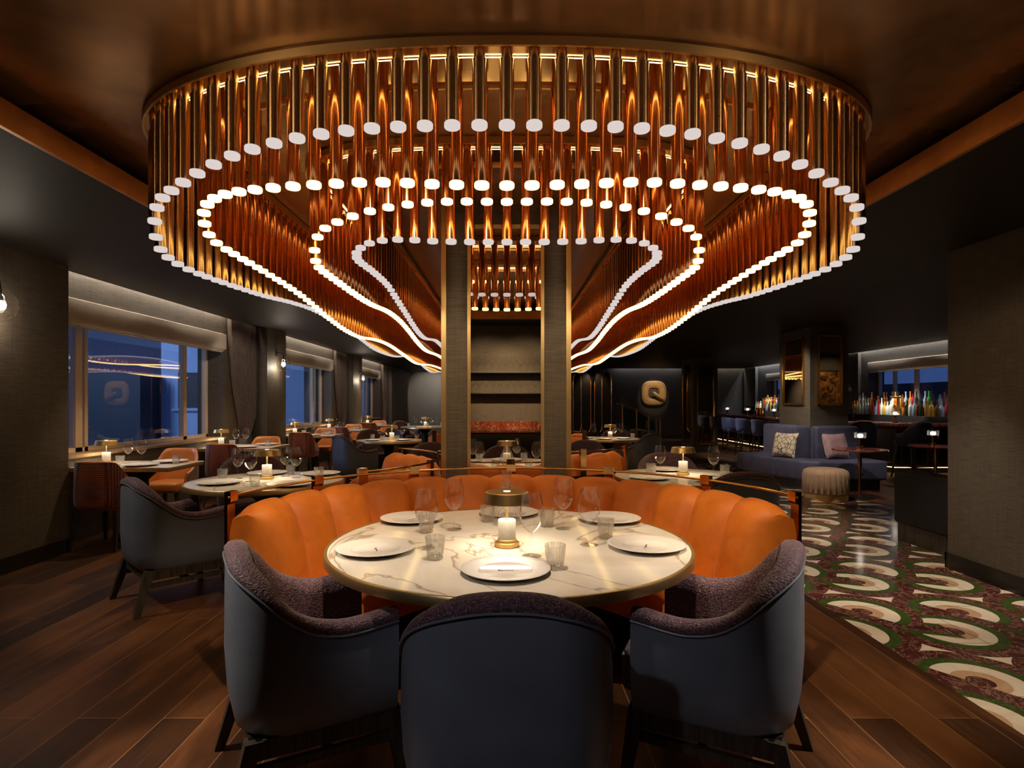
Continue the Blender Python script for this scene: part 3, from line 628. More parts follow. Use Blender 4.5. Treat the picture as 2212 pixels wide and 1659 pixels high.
def compass(dx, dy):
    a = ('near' if dy < -.08 else 'far' if dy > .08 else ''); c = ('left' if dx < -.06 else 'right' if dx > .06 else 'middle'); return (a + ' ' + c).strip()
def set_table(cx, cy, where, plates, glasses, tumbs, lp=None, near=False, power=1.8):
    seen = {}
    rp = .171 if near else .135; it = [[x, y, .043, 0] for x, y in glasses + tumbs]; fx = [(x, y, rp) for x, y in plates] + ([(lp[0], lp[1], .125)] if lp else [])
    for _ in range(60):
        for a in it:
            for b_ in fx + [q for q in it if q is not a]:
                dx, dy = a[0]-b_[0], a[1]-b_[1]; d = math.hypot(dx, dy) or 1e-3; need = a[2] + b_[2] + .012
                if d < need: a[0] += dx/d*(need-d)*.5; a[1] += dy/d*(need-d)*.5
    glasses = [(a[0], a[1]) for a in it[:len(glasses)]]; tumbs = [(a[0], a[1]) for a in it[len(glasses):]]
    def lab(base, x, y):
        s = base + ', ' + compass(x-cx, y-cy) + ' on ' + where
        if s in seen: s = base + ', second at ' + compass(x-cx, y-cy) + ' on ' + where
        if s in seen: s = base + ', third at ' + compass(x-cx, y-cy) + ' on ' + where
        seen[s] = 1; return s
    for x, y in plates: (place(plateP, (x, y, Z), 0, lab('white plate', x, y)) if near else far_plate(x, y, Z, lab('white plate', x, y)))
    for x, y in glasses: (place(glassP, (x, y, Z), 0, lab('wine glass', x, y)) if near else far_glass(x, y, Z, lab('wine glass', x, y)))
    for x, y in tumbs: (place(tumbP, (x, y, Z), 0, lab('glass tumbler', x, y)) if near else far_tumb(x, y, Z, lab('glass tumbler', x, y)))
    if lp: lamp(lp[0], lp[1], Z, 'brass lamp with alabaster block on ' + where, power)
W2 = 'the round table behind the left armchair'
round_table('round_table', 'round cream table behind the left armchair', -1.99, 4.87, .62)
set_table(-1.99, 4.87, W2, [(-2.28,4.66), (-2.15,5.28), (-1.66,5.24), (-1.68,4.56)], [(-2.27,4.96), (-2.08,4.80), (-1.93,5.12), (-1.80,5.02)], [(-2.36,4.88), (-1.93,4.50), (-1.93,5.24), (-1.60,5.0)], (-2.02, 4.95), True)
W3 = 'the round table beside the mosaic floor'
round_table('round_table', 'round cream table on the right beside the mosaic floor', 1.55, 5.15, .60)
set_table(1.55, 5.15, W3, [(1.50,5.56), (1.20,4.95), (1.70,4.75)], [(1.36,5.22), (1.80,5.12)], [(1.30,5.32), (1.92,5.18), (1.25,5.10)], (1.57, 5.24), True)
W4 = 'the second round table down the left aisle'
round_table('round_table', 'round cream table second down the left aisle', -2.0, 10.0, .55)
set_table(-2.0, 10.0, W4, [(-2.25,9.85), (-1.75,9.9), (-2.1,10.3)], [(-2.18,9.98), (-1.99,9.84), (-1.80,10.09), (-1.66,9.98)], [(-2.30,10.05), (-2.05,9.7), (-1.78,9.82), (-1.55,10.1)], (-1.97, 10.06))
W5 = 'the round table before the gilded arches'
round_table('round_table', 'round cream table before the gilded arch screens', 1.78, 10.45, .58)
set_table(1.78, 10.45, W5, [(1.45,10.5), (2.05,10.35), (1.7,10.15)], [(1.52,10.58), (1.75,10.25), (1.92,10.55), (2.05,10.55)], [(1.38,10.4), (1.73,10.05), (2.2,10.4)], (1.83, 10.42))
W6 = 'the farthest round table by the end wall'
round_table('round_table', 'round cream table farthest back by the end wall', -2.15, 15.4, .62)
set_table(-2.15, 15.4, W6, [(-2.45,15.3), (-1.85,15.3)], [(-2.42,15.5), (-2.2,15.3), (-2.0,15.45), (-1.85,15.5)], [(-2.55,15.4), (-2.05,15.2), (-1.72,15.5)], (-2.15, 15.5))
WN = [(6.15, .34, 'first'), (8.62, .42, 'second'), (11.62, .42, 'third'), (13.85, .42, 'fourth'), (16.5, .4, 'fifth')]
for y, d, nm in WN:
    xr = -3.34; xl = XR+.005 if not any(p0-.5 < y < p1+.5 for p0, p1 in PIERS[1:3]) else XL+.005
    window_table('rectangular cream window table, %s one from the camera' % nm, xl, xr, y-d, y+d)
    W = 'the %s window table' % nm; xm = -3.75
    set_table(xm, y, W, [(-3.72, y-d+.16), (-3.62, y+d-.16)], [(-4.0, y+.06), (-3.84, y+.03)], [(-3.93, y-.16) if 0 else (-3.98, y-.10), (-3.49, y-.02) if nm != 'first' else (-3.46, y-.0)], (-4.19 if xl < -4.2 else -3.98, y+.0 if xl < -4.2 else y+.28), nm in ('first', 'second'))

# chairs
def chair(p, x, y, deg, lab): return place(p, (x, y, 0), math.radians(deg - 90), lab)
chair(club, 0.0, 1.86, 90, 'slate leather club chair nearest the camera, seen square from behind')
chair(club, -.745, 2.27, 28, 'slate leather club chair at the left of the front table')
chair(club, .80, 2.27, 152, 'slate leather club chair at the right of the front table, before the mosaic floor')
chair(club, -2.38, 4.22, 47, 'slate leather armchair at the left round table, one arm toward the camera')
chair(club, -2.42, 5.62, -62, 'plum tweed armchair on the far side of the left round table')
chair(club, 1.76, 4.62, 93, 'slate leather armchair backing onto the front banquette at the right')
chair(club, 1.62, 5.78, -92, 'plum tweed armchair on the far side of the right round table')
chair(club, -2.42, 9.36, 42, 'dark armchair in the left aisle, before the second round table')
chair(club, -2.4, 10.75, -60, 'tweed armchair behind the second round table on the left')
chair(club, -.85, 7.3, -60, 'dark armchair half hidden left of the mirrored column')
chair(club, .95, 7.75, -120, 'dark armchair half hidden right of the mirrored column')
chair(club, 2.25, 9.95, 128, 'dark leather armchair in front of the stair railing')
chair(club, 2.05, 11.2, -110, 'tweed armchair behind the table by the gilded arches')
chair(club, -2.75, 16.0, -40, 'tweed armchair at the farthest round table')
SN = [('first', 5.72, 6.87, -3.86), ('second', 8.02, 9.28, -3.80), ('third', 11.0, 12.35, -3.80), ('fourth', 13.35, 14.55, -3.78), ('fifth', 15.95, 17.2, -3.72)]
for nm, y0, y1, x in SN:
    chair(side, x, y0, 90, 'dotted burgundy side chair with its back to the camera at the %s window table' % nm)
    chair(side, x-.06, y1, -90, 'cognac leather side chair facing the camera at the %s window table' % nm)

# ------------------------------------------------------------------ back bar behind the camera, seen in the column mirror
t = thing('back_bar', 'red marble back bar counter reflected in the column mirror', 'counter', (0, -.72, 0))
obj('countertop', MB().rbox(-1.6, 1.6, -.26, .24, .915, .955, .006), M['redm'], t); obj('backsplash', MB().box(-1.6, 1.6, -.275, -.255, .955, 1.075), M['redm'], t); obj('cabinet', MB().box(-1.6, 1.6, -.25, .2, .0, .914), M['black'], t)
ORD = 'first second third fourth fifth sixth seventh eighth ninth tenth eleventh twelfth thirteenth fourteenth fifteenth sixteenth seventeenth eighteenth nineteenth twentieth twenty-first twenty-second twenty-third twenty-fourth twenty-fifth'.split()
for zz, nm in ((1.88, 'upper'), (1.545, 'lower')):
    tag(obj('glass_shelf', MB().rbox(-1.4, 1.4, -.99, -.68, zz-.02, zz, .003), M['black'], None), '%s dark shelf of stemware reflected in the column mirror' % nm, 'shelf')
    for i in range(11):
        far_glass(-.58 + .113*i + (.0 if nm == 'upper' else .02), -.82 + .012*math.sin(i*2.3), zz+.001, '%s wine glass from the left on the %s shelf in the column mirror' % (ORD[i], nm))

# ------------------------------------------------------------------ bar
t = thing('bar_counter', 'long dark bar counter with red marble top and gold inlay', 'bar', (7.5, 11.6, 0)); ox, oy = 7.5, 11.6
o2 = [(7.42, 22.0), (7.40, 12.35), (7.68, 11.6), (9.05, 11.6)]; topo = [(7.12, 22.0), (7.10, 12.25), (7.50, 11.32), (9.05, 11.32)]
inn = [(9.05, 11.98), (8.1, 12.0), (8.0, 12.6), (8.02, 22.0)]
rel = lambda P: [(x-ox, y-oy) for x, y in P]
obj('countertop', MB().prism(rel(topo + inn)[::-1], .915, .98, .006, 2), M['redm'], t); obj('body', MB().prism(rel(o2 + inn)[::-1], .1, .914), M['black'], t); obj('plinth', MB().prism(rel([(7.48,22.0),(7.46,12.38),(7.73,11.66),(9.05,11.66)] + inn)[::-1], 0, .1), M['woodd'], t)
def inlay(a, c, z0, z1, inset=.1):
    a, c = Vector((*a, 0)), Vector((*c, 0)); d = (c-a).normalized(); a += d*inset; c -= d*inset; n = Vector((-d.y, d.x, 0)); n = n if n.dot(Vector((8.3, 16, 0)) - a) < 0 else -n
    q = lambda p, z: (p.x - ox + n.x*.006, p.y - oy + n.y*.006, z); return MB().tube([q(a, z0), q(c, z0), q(c, z1), q(a, z1)], .007, 6, True)
for a, c in [((7.40, 12.35), (7.68, 11.6)), ((7.68, 11.6), (8.4, 11.6)), ((8.4, 11.6), (9.05, 11.6))] + [((7.42, 22.0-1.6*i), (7.42, 22.0-1.6*(i+1)+.02)) for i in range(6)]: obj('inlay', inlay(a, c, .2, .78), M['copper'], t)
pth = lambda P, z, d: [(x-ox-d, y-oy-d*.6, z) for x, y in P]
obj('trim', MB().tube(pth(o2, .875, .012), .010, 6).tube(pth(o2, .84, .012), .006, 6), M['copper'], t)
obj('foot_rail', MB().tube(pth(o2, .13, .03), .012, 6), M['rail'], t)
obj('led_strip', MB().tube(pth(o2, .105, .005), .006, 4), M['led'], t, label='amber light strip at the foot')
obj('under_light', MB().box(7.46-ox-.1, 7.46-ox-.06, 12.2-oy, 12.24-oy, .72, .90), M['lampglow'], t, label='small glowing corner light')
def bar_lamp(x, y, z, lab):
    t = thing('crystal_lamp', lab, 'lamp', (x, y, z)); obj('base', MB().lathe([(.001,0),(.045,0),(.045,.035),(.02,.04),(.02,.16)], 20), M['copper'], t)
    obj('crystal_shade', MB().lathe([(.02,.16),(.075,.16),(.078,.19),(.078,.235),(.075,.24)], 18), M['tumb'], t, 10); obj('bulb', MB().lathe([(.001,.165),(.03,.17),(.036,.19),(.03,.215),(.001,.22)], 12), M['hotwhite'], t)
bar_lamp(7.35, 19.6, .981, 'crystal bar lamp farthest along the bar, beside the slim column'); bar_lamp(7.33, 17.9, .981, 'crystal bar lamp second from the slim column'); bar_lamp(7.36, 16.2, .981, 'crystal bar lamp beside the copper shakers'); bar_lamp(7.66, 11.6, .981, 'crystal bar lamp on the near corner of the bar, before the bottles')
for i, (x, y) in enumerate([(7.3, 17.15), (7.32, 16.95), (7.3, 16.78)]):
    tag(obj('shaker', MB().lathe([(.001,0),(.045,0),(.055,.12),(.045,.16),(.05,.2),(.04,.24),(.001,.245)], 16), M['copper'], loc=(x, y, .981)), '%s tall copper shaker on the bar counter' % ('left', 'middle', 'right')[i], 'shaker')
# back shelf with bottles under the bar windows
t = thing('bottle_shelf', 'dark stepped bottle shelf under the bar windows', 'shelf', (8.72, 16, 0))
obj('lower_step', MB().box(-.14, .36, -4.0, 5.5, .0, 1.10), M['blackc'], t); obj('upper_step', MB().box(.02, .36, -4.0, 5.5, 1.10, 1.24), M['blackc'], t)
PROF = [[(.001,0),(.038,0),(.040,.01),(.040,.19),(.034,.22),(.014,.25),(.013,.30),(.016,.302),(.016,.325),(.001,.327)], [(.001,0),(.045,0),(.048,.01),(.048,.13),(.04,.18),(.016,.22),(.015,.27),(.018,.272),(.018,.30),(.001,.302)], [(.001,0),(.033,0),(.036,.01),(.036,.21),(.022,.25),(.014,.28),(.013,.36),(.016,.362),(.016,.385),(.001,.387)], [(.001,0),(.05,0),(.055,.03),(.055,.10),(.03,.15),(.013,.18),(.013,.25),(.02,.255),(.02,.29),(.001,.292)]]
BC = [('clear', (.72,.78,.74)), ('green', (.05,.32,.07)), ('amber', (.55,.20,.03)), ('dark', (.02,.025,.02)), ('red', (.42,.03,.04)), ('golden', (.65,.42,.06)), ('pale blue', (.28,.42,.58)), ('brown', (.16,.06,.02))]
BM = [plain('bottle_'+n.replace(' ', '_'), c, .08, 0, Transmission_Weight=.25) for n, c in BC]; BMESH = {}
cnt = {}
random.seed(11)
def bottle(x, y, z, where, k=None, p=None):
    if abs(y-12.95) < .14 and x < 8.75: return
    k = random.choice((0,0,1,2,2,3,3,4,5,5,6,7,7)) if k is None else k; p = random.randrange(3) if p is None else p
    if (k, p) not in BMESH: BMESH[(k, p)] = mesh(MB().lathe(PROF[p], 14), BM[k], 40)
    n = cnt.get((where, k), 0); cnt[(where, k)] = n+1
    tag(obj('bottle', BMESH[(k, p)], None, loc=(x, y, z)), '%s %s glass bottle from the left, %s' % (ORD[n], BC[k][0], where), 'bottle')
for i in range(25): bottle(8.655 + random.uniform(-.015, .015), 14.75 - .108*i + random.uniform(-.004, .004), 1.101, 'front row under the near bar window')
for i in range(23): bottle(8.84 + random.uniform(-.02, .02), 14.7 - .113*i + random.uniform(-.004, .004), 1.241, 'raised back row under the near bar window')
for i in range(15): bottle(8.655 + random.uniform(-.015, .015), 20.4 - .125*i, 1.101, 'front row under the far bar window')
for i in range(14): bottle(8.84, 20.3 - .13*i, 1.241, 'raised back row under the far bar window')
t = thing('bottle_riser', 'low dark riser with bottles at the far right end of the bar', 'shelf', (8.72, 11.84, .981)); obj('step', MB().rbox(-.3, .3, -.1, .1, 0, .12, .004), M['blackc'], t)
for i in range(6): bottle(8.48 + .1*i, 11.86 + .02*(i % 2), 1.102, 'riser at the right end of the bar')
t = thing('tap_tower', 'brass beer tap tower standing among the bottles', 'tap', (8.625, 12.95, 1.101)); obj('column', MB().lathe([(.05,0),(.05,.02),(.03,.04),(.03,.40),(.036,.42)], 16), M['brass'], t); obj('crossbar', MB().tube([(-.05,-.16,.40),(-.05,.16,.40)], .025, 10), M['brass'], t)
for s in (-1, 1): obj('tap', MB().bar((-.06, s*.09, .42), (-.07, s*.09, .53), .03, .02), M['woodd'], t)
# orchid
t = thing('orchid', 'white orchid in a dark pot at the bar corner behind the square column', 'plant', (7.62, 13.05, .981)); obj('pot', MB().lathe([(.001,0),(.06,0),(.08,.14),(.07,.14),(.06,.02)], 16), M['black'], t)
obj('stem', MB().tube([(0,0,.1),(.02,0,.4),(.0,0,.7),(-.08,0,.86),(-.2,0,.85)], .006, 6), M['leaf'], t)
for i in range(6):
    a = i*1.1; m = MB(); p = (-.02-.035*i, .03*math.sin(a), .70 + .16*math.sin(i*.5))
    for j in range(5): aa = 2*PI*j/5 + i; m.add([(p[0], p[1], p[2]), (p[0]+.045*math.cos(aa-.4), p[1]-.02, p[2]+.045*math.sin(aa-.4)), (p[0]+.06*math.cos(aa), p[1]-.012, p[2]+.06*math.sin(aa)), (p[0]+.045*math.cos(aa+.4), p[1]-.02, p[2]+.045*math.sin(aa+.4))], [(0,1,2,3)])
    obj('flower', m, M['petal'], t)
for i in range(4): a = i*1.6; obj('leaf', MB().add([(0,0,.12), (.1*math.cos(a)-.03*math.sin(a), .1*math.sin(a)+.03*math.cos(a), .22), (.22*math.cos(a), .22*math.sin(a), .18), (.1*math.cos(a)+.03*math.sin(a), .1*math.sin(a)-.03*math.cos(a), .22)], [(0,1,2,3)]), M['leaf'], t)

# bar stools
def make_stool():
    t = thing('bar_stool', 'x', 'stool'); U = ucurve(.23, .08, -.20, .15, .02); hh = [(0,.98),(.2,.975),(.35,.95),(.5,.90),(.7,.86)]
    obj('backrest', MB().loft(shell(U, hh, [(-.06,.60,0),(-.02,.64,0),(.0,.75,0),(.006,-.06,1),(.016,-.03,1),(.005,0,1),(-.03,0,1),(-.05,-.03,1),(-.055,.68,0),(-.06,.62,0)])), M['stool'], t, 60)
    obj('seat', MB().rbox(-.19, .19, -.16, .22, .58, .70, .04, 4), M['stool'], t)
    for sx in (-1, 1):
        for y0, y1 in ((.15, .2), (-.12, -.2)): obj('leg', MB().bar((sx*.15, y0, .6), (sx*.2, y1, 0), .034, .02), M['woodd'], t)
    obj('footrest', MB().tube([(-.19,-.17,.22),(.19,-.17,.22),(.19,.18,.22),(-.19,.18,.22)], .008, 6, True), M['rail'], t); return t
stoolP = make_stool()
for x, y, l in ((6.27, 17.4, 'fifth from the square column, in shadow'), (6.14, 16.1, 'fourth from the square column'), (6.13, 15.1, 'third from the square column'), (6.12, 14.1, 'second from the square column'), (6.12, 13.2, 'next to the square column'), (6.27, 18.6, 'behind the slim far column')): place(stoolP, (x, y, 0), -PI/2, 'blue velvet bar stool along the bar, ' + l)
def make_bararm():
    t = thing('bar_armchair', 'x', 'chair'); U = ucurve(.27, .12, -.22, .18, .03); hh = [(0,1.05),(.12,1.035),(.25,.97),(.36,.88),(.42,.83),(.7,.82)]
    obj('backrest', MB().loft(shell(U, hh, [(-.04,.60,0),(0,.66,0),(.004,-.04,1),(.0,-.01,1),(-.02,0,1),(-.045,-.02,1),(-.05,.66,0)])), M['navy'], t, 60); obj('seat', MB().rbox(-.22, .22, -.18, .24, .58, .70, .04, 4), M['navy'], t)
    for sx in (-1, 1):
        for y0, y1 in ((.18, .25), (-.14, -.25)): obj('leg', MB().bar((sx*.18, y0, .6), (sx*.25, y1, 0), .036, .02), M['woodd'], t)
    obj('footrest', MB().tube([(-.22,-.2,.22),(.22,-.2,.22),(.22,.2,.22),(-.22,.2,.22)], .008, 6, True), M['rail'], t); return t
baP = make_bararm()
place(baP, (6.45, 10.75, 0), math.radians(-12), 'dark navy bar armchair behind the nearer cocktail table'); place(baP, (7.48, 10.8, 0), math.radians(8), 'dark navy bar armchair behind the far right cocktail table')

# ------------------------------------------------------------------ lounge
t = thing('sofa', 'navy velvet sofa wrapping the square column', 'sofa', (5, 10, 0)); R_ = lambda P: [(x-5, y-10) for x, y in P]
obj('seat', MB().prism(R_([(4.28,10.95), (4.27,10.35), (4.42,9.75), (4.98,9.62), (4.98,10.95)]), .17, .47, .04, 4), M['navy'], t); obj('seat', MB().prism(R_([(4.42,9.74), (4.62,9.28), (4.85,9.12), (5.98,9.22), (5.98,9.74), (4.98,9.61)]), .17, .47, .04, 4), M['navy'], t)
obj('backrest', MB().rbox(-.24, -.03+.08, -.24, .95, .42, 1.0, .05, 4), M['navy'], t); obj('backrest', MB().rbox(.0+.06, .78, -.36, -.18, .42, 1.0, .05, 4), M['navy'], t)
obj('base', MB().prism(R_([(4.36,10.9), (4.35,10.4), (4.50,9.8), (4.70,9.36), (4.9,9.20), (5.9,9.30), (5.9,9.78), (5.05,9.8), (5.05,10.9)]), 0, .17), M['woodd'], t)
def cushion(name, lab, loc, rot, s, mat):
    b = bmesh.new(); bmesh.ops.create_grid(b, x_segments=12, y_segments=12, size=.5); top = MB(); n = 13
    pts = lambda sg: [[((i/12-.5)*s*(1 - .10*(1-abs(2*j/12-1)**2)*(abs(2*i/12-1)**6)), (j/12-.5)*s*(1 - .10*(1-abs(2*i/12-1)**2)*(abs(2*j/12-1)**6)), sg*.085*((1-(2*i/12-1)**4)*(1-(2*j/12-1)**4))**.6) for i in range(n)] for j in range(n)]
    for sg in (1, -1): top.loft(pts(sg), False, False)
    b.free(); o = obj(name, top, mat, None, 60, loc); o.rotation_euler = rot; return tag(o, lab, 'cushion')
cushion('cushion', 'cream throw cushion with brown web print leaning on the navy sofa', (4.66, 9.86, .68), (math.radians(74), 0, math.radians(-58)), .43, M['web'])
cushion('cushion', 'dusty pink satin cushion leaning on the navy sofa', (5.33, 9.54, .69), (math.radians(72), 0, math.radians(8)), .42, M['pink'])
t = thing('ottoman', 'round tan channelled ottoman with brass base on the mosaic floor', 'ottoman', (4.58, 8.45, 0)); n = 192
rings = [[((r*(1 - (.035*abs(math.cos(12*2*PI*i/n))**14 if 0 < k < 5 else 0)))*math.cos(2*PI*i/n), (r*(1 - (.035*abs(math.cos(12*2*PI*i/n))**14 if 0 < k < 5 else 0)))*math.sin(2*PI*i/n), z) for i in range(n)] for k, (r, z) in enumerate([(.28,.095),(.30,.11),(.305,.25),(.302,.36),(.285,.415),(.24,.44),(.12,.455),(.001,.458)])]
obj('upholstery', MB().loft(rings, True, False), M['boucle'], t, 50); obj('base', MB().lathe([(.001,.0),(.285,.0),(.288,.01),(.288,.095),(.001,.095)], 64), M['brass'], t)
def cocktail(x, y, r, lab):
    t = thing('cocktail_table', lab, 'table', (x, y, 0)); obj('tabletop', MB().lathe([(.001,.71),(r,.71),(r+.005,.70),(r,.685),(.001,.685)], 48), M['redm'], t)
    obj('pole', MB().lathe([(.028,.685),(.028,.45),(.018,.45),(.018,.02)], 20), M['copper'], t); obj('collar', MB().lathe([(.03,.33),(.045,.33),(.045,.36),(.03,.36)], 20), M['rail'], t); obj('base', MB().lathe([(.001,0),(.2,0),(.2,.012),(.02,.03)], 36), M['black'], t)
cocktail(5.16, 8.6, .36, 'round red marble cocktail table beside the tan ottoman'); bar_lamp(5.18, 8.62, .711, 'crystal lamp on the cocktail table beside the ottoman')
cocktail(6.75, 9.25, .36, 'round red marble cocktail table at the right by the grasscloth wall'); bar_lamp(6.72, 9.27, .711, 'crystal lamp on the cocktail table by the right wall')
t = thing('armchair', 'low black lounge armchair jutting out past the right wall', 'armchair', (4.5, 5.5, 0)); obj('body', MB().rbox(-.56, -.32, -.48, .5, .18, .71, .03, 4).rbox(-.32, .45, -.48, -.2, .18, .86, .04, 4).rbox(.25, .48, -.48, .5, .18, .71, .03, 4), M['blackc'], t); obj('seat', MB().rbox(-.32, .25, -.2, .48, .2, .46, .04, 4), M['boucle'], t); obj('base', MB().box(-.53, .45, -.45, .47, 0, .18), M['woodd'], t)

# ------------------------------------------------------------------ far right: arches, stair rail, sculpture
for i, (x0, x1, z, yo) in enumerate([(2.43, 2.74, 0, .0), (2.74, 3.10, .0, .06), (3.22, 3.50, 0, .0), (3.50, 3.86, 0, .06)]):
    t = thing('arch_screen', 'tall dark screen panel with gilt pointed arch, %s from the mirrored column' % ORD[i], 'screen', ((x0+x1)/2, 21.6+yo, 0)); w = (x1-x0)/2; h0, h1 = .55, 2.1
    out = [(-w*math.cos(a), h1 + .38*math.sin(a)**.8) for a in [PI/2*k/8 for k in range(9)]]; out = out + [(-x, z) for x, z in out[-2::-1]]; lo = [(-x, h0 + (h1 - z)*.75) for x, z in out]
    loop = out + lo[:]; loop = out + [(x, z) for x, z in lo]
    obj('frame', MB().tube([(x*.96, 0, z) for x, z in loop], .022, 8, True), M['copper'], t); b = MB(); b.add([(x*.95, .01, z) for x, z in loop] + [(x*.95, .04, z) for x, z in loop], [tuple(range(len(loop))), tuple(range(2*len(loop)-1, len(loop)-1, -1))]); obj('panel', b, M['black'], t); obj('foot', MB().bar((0, 0, 0), (0, 0, h0-.26), .03, .03), M['copper'], t)
t = thing('stair_railing', 'brass and glass stair railing sloping below the woven wall piece', 'railing', (3.25, 14.5, 0))
tp = [(-.55,1.36),(-.40,1.34),(-.05,1.22),(.25,1.08),(.44,1.0)]
obj('handrail', MB().tube([(x, 0, z) for x, z in tp] + [(.5,0,1.0),(.53,0,.96),(.53,0,.62),(.5,0,.6),(.44,0,.6)], .014, 8), M['brass'], t)
for x, z in ((-.40,1.34), (-.05,1.22), (.25,1.08), (.44,1.0)): obj('post', MB().bar((x, 0, .0), (x, 0, z), .025, .025), M['brass'], t)
for (x0, z0), (x1, z1) in (((-.40,1.30),(-.05,1.18)), ((-.05,1.18),(.25,1.04)), ((.25,1.04),(.44,.97))): obj('glass_panel', MB().add([(x0+.02,0,.1),(x1-.02,0,.1),(x1-.02,0,z1-.03),(x0+.02,0,z0-.03),(x0+.02,.012,.1),(x1-.02,.012,.1),(x1-.02,.012,z1-.03),(x0+.02,.012,z0-.03)], [(0,1,2,3),(7,6,5,4),(0,4,5,1),(3,2,6,7)]), M['green_glass'], t)
t = thing('wall_art', 'bronze and gold abstract wall panel reflected in the square column mirror', 'artwork', (8.65, 4.0, .95))
def mk_art():
    a = NT('gold_leaf_art'); f = a.noise(a.co(), 5, 6, .7, 1.2); return a.pbr(a.ramp(f, [(.42, (.03,.015,.008)), (.55, (.40,.19,.05)), (.7, (.62,.36,.12))]), .4, .4)
obj('canvas', MB().box(-.5, .42, .02, .05, 0, 1.25), mk_art(), t); obj('frame', MB().box(-.53, .45, .0, .02, -.03, 1.28), M['black'], t)
# woven sculpture
t = thing('wall_sculpture', 'golden woven straw wall sculpture with a square hole and rolled tail', 'sculpture', (5.58, YF-.02, 1.725)); rings = []
def rsq(w, p=3.2): return [(w*math.copysign(abs(math.cos(a))**(2/p), math.cos(a)), w*math.copysign(abs(math.sin(a))**(2/p), math.sin(a))) for a in [2*PI*i/48 for i in range(48)]]
for w, y in ((.455,-.02), (.47,-.06), (.455,-.085), (.40,-.10), (.30,-.085), (.22,-.06), (.20,-.02)): rings.append([(x, y, z) for x, z in rsq(w)])
obj('ring', MB().loft(rings, True, False), M['rattan'], t, 50)
rings = []
for k in range(14):
    u = k/13; cx_ = -.02 + .40*u; cz = -.02 - .26*u; w = .17*(1-.55*u)*(.35+.65*min(1, u*5+.3)); rings.append([(cx_ + w*.9*math.cos(a)*.55 - w*math.sin(a)*.4, -.13 - .05*math.sin(PI*u) + .05*math.cos(a+1), cz + w*math.sin(a)*.75) for a in [2*PI*i/16 for i in range(16)]])
obj('tail', MB().loft(rings), M['rattan'], t, 60)

# ------------------------------------------------------------------ outside the windows
def building(lab, x0, x1, y0, y1, z0, z1, mat, wins=()):
    t = thing('building', lab, 'building', ((x0+x1)/2, y0, z0)); cx_ = (x0+x1)/2
    obj('facade', MB().box(x0-cx_, x1-cx_, 0, y1-y0, 0, z1-z0), mat, t)
    for a, c, za, zc, m in wins:
        f = MB()
        for xx in (a, c): f.box(xx-cx_-.04, xx-cx_+.04, -.06, 0, za-z0, zc-z0)
        f.box(a-cx_-.1, c-cx_+.1, -.1, 0, za-z0-.07, za-z0); f.box(a-cx_, c-cx_, -.06, 0, zc-z0, zc-z0+.08); w = obj('window', f, M['facade'], t); obj('pane', MB().box(a-cx_, c-cx_, -.012, .0, za-z0, zc-z0), m, w)
building('blue-lit facade with a dark window outside the nearest window', -8.35, -4.9, 14.2, 14.6, -3, 6, M['facade'], [(-7.95, -7.3, 1.25, 2.1, M['dusk']), (-6.9, -6.2, 1.25, 2.1, M['dusk'])])
building('dark building block outside the nearest window', -11.6, -8.36, 13.4, 14.6, -3, 2.05, M['dusk']); building('taller shadowed building outside the nearest window', -12.6, -8.7, 15, 19, -3, 8, plain('shadow_blue', (.03,.05,.10), .8))
building('blue facade with curtained window outside the second window', -8.5, -5.0, 19.0, 19.4, -3, 6, M['facade'], [(-6.6, -6.05, 1.05, 2.5, M['inroom']), (-5.9, -5.6, 1.05, 2.5, M['dusk'])])
building('blue facade with pale lit window outside the farthest left window', -8.5, -5.0, 24.2, 24.6, -3, 6, M['facade'], [(-6.6, -5.9, 1.0, 2.3, M['inroom'])])
building('dark rooftop parapet outside the bar window', 13.0, 30.0, 8.0, 34.0, -3, 2.0, M['dusk'])
random.seed(3); b = MB()
for i in range(70): x = random.uniform(-62, -44); z = random.choice((random.gauss(-.6, .5), -1.2 + random.uniform(-.06, .06))); s = random.uniform(.05, .14); b.cur = 0 if random.random() < .7 else 1; b.box(x-s, x+s, 60, 60.2, z-s, z+s)
o = obj('city_lights', b, [M['city'], M['cityw']], None, 0); o['kind'] = 'stuff'; o['label'] = 'distant city lights seen through the nearest window'; o['category'] = 'lights'

# ------------------------------------------------------------------ light
def spot(x, y, z, tx, ty, tz, e, col=(1,.78,.5), ang=60, blend=.6, size=.05):  # unseen spot without a fixture; several are added to brighten one surface
    L = bpy.data.lights.new('unseen_spot', 'SPOT'); L.energy = e; L.color = col; L.spot_size = math.radians(ang); L.spot_blend = blend; L.shadow_soft_size = size
    o = bpy.data.objects.new('unseen_spot', L); C.objects.link(o); o.location = (x, y, z); o.rotation_euler = (Vector((tx, ty, tz)) - Vector((x, y, z))).to_track_quat('-Z', 'Y').to_euler()
def strip(x, y, z, sx, sy, e, col, rot=(0,0,0)):
    L = bpy.data.lights.new('cove', 'AREA'); L.shape = 'RECTANGLE'; L.size = sx; L.size_y = sy; L.energy = e; L.color = col
    o = bpy.data.objects.new('cove_light', L); C.objects.link(o); o.location = (x, y, z); o.rotation_euler = rot
WARM = (1,.74,.44); NEUT = (1,.88,.74); COOL = (.86,.90,1)
spot(0, 2.0, 2.84, 0, 2.75, .75, 125, (1,.85,.69), 52)                 # table
spot(-.6, 2.0, 2.8, -1.3, 2.95, .62, 150, (1,.80,.54), 44); spot(.6, 2.0, 2.8, 1.35, 2.95, .62, 150, (1,.80,.54), 44); spot(0, 3.05, 2.84, 0, 4.0, .7, 30, WARM, 60)
spot(-.6, 2.9, 2.6, -.35, 4.36, 1.9, 45, WARM, 70); spot(.6, 2.9, 2.6, (.35), 4.36, 1.9, 45, WARM, 70)
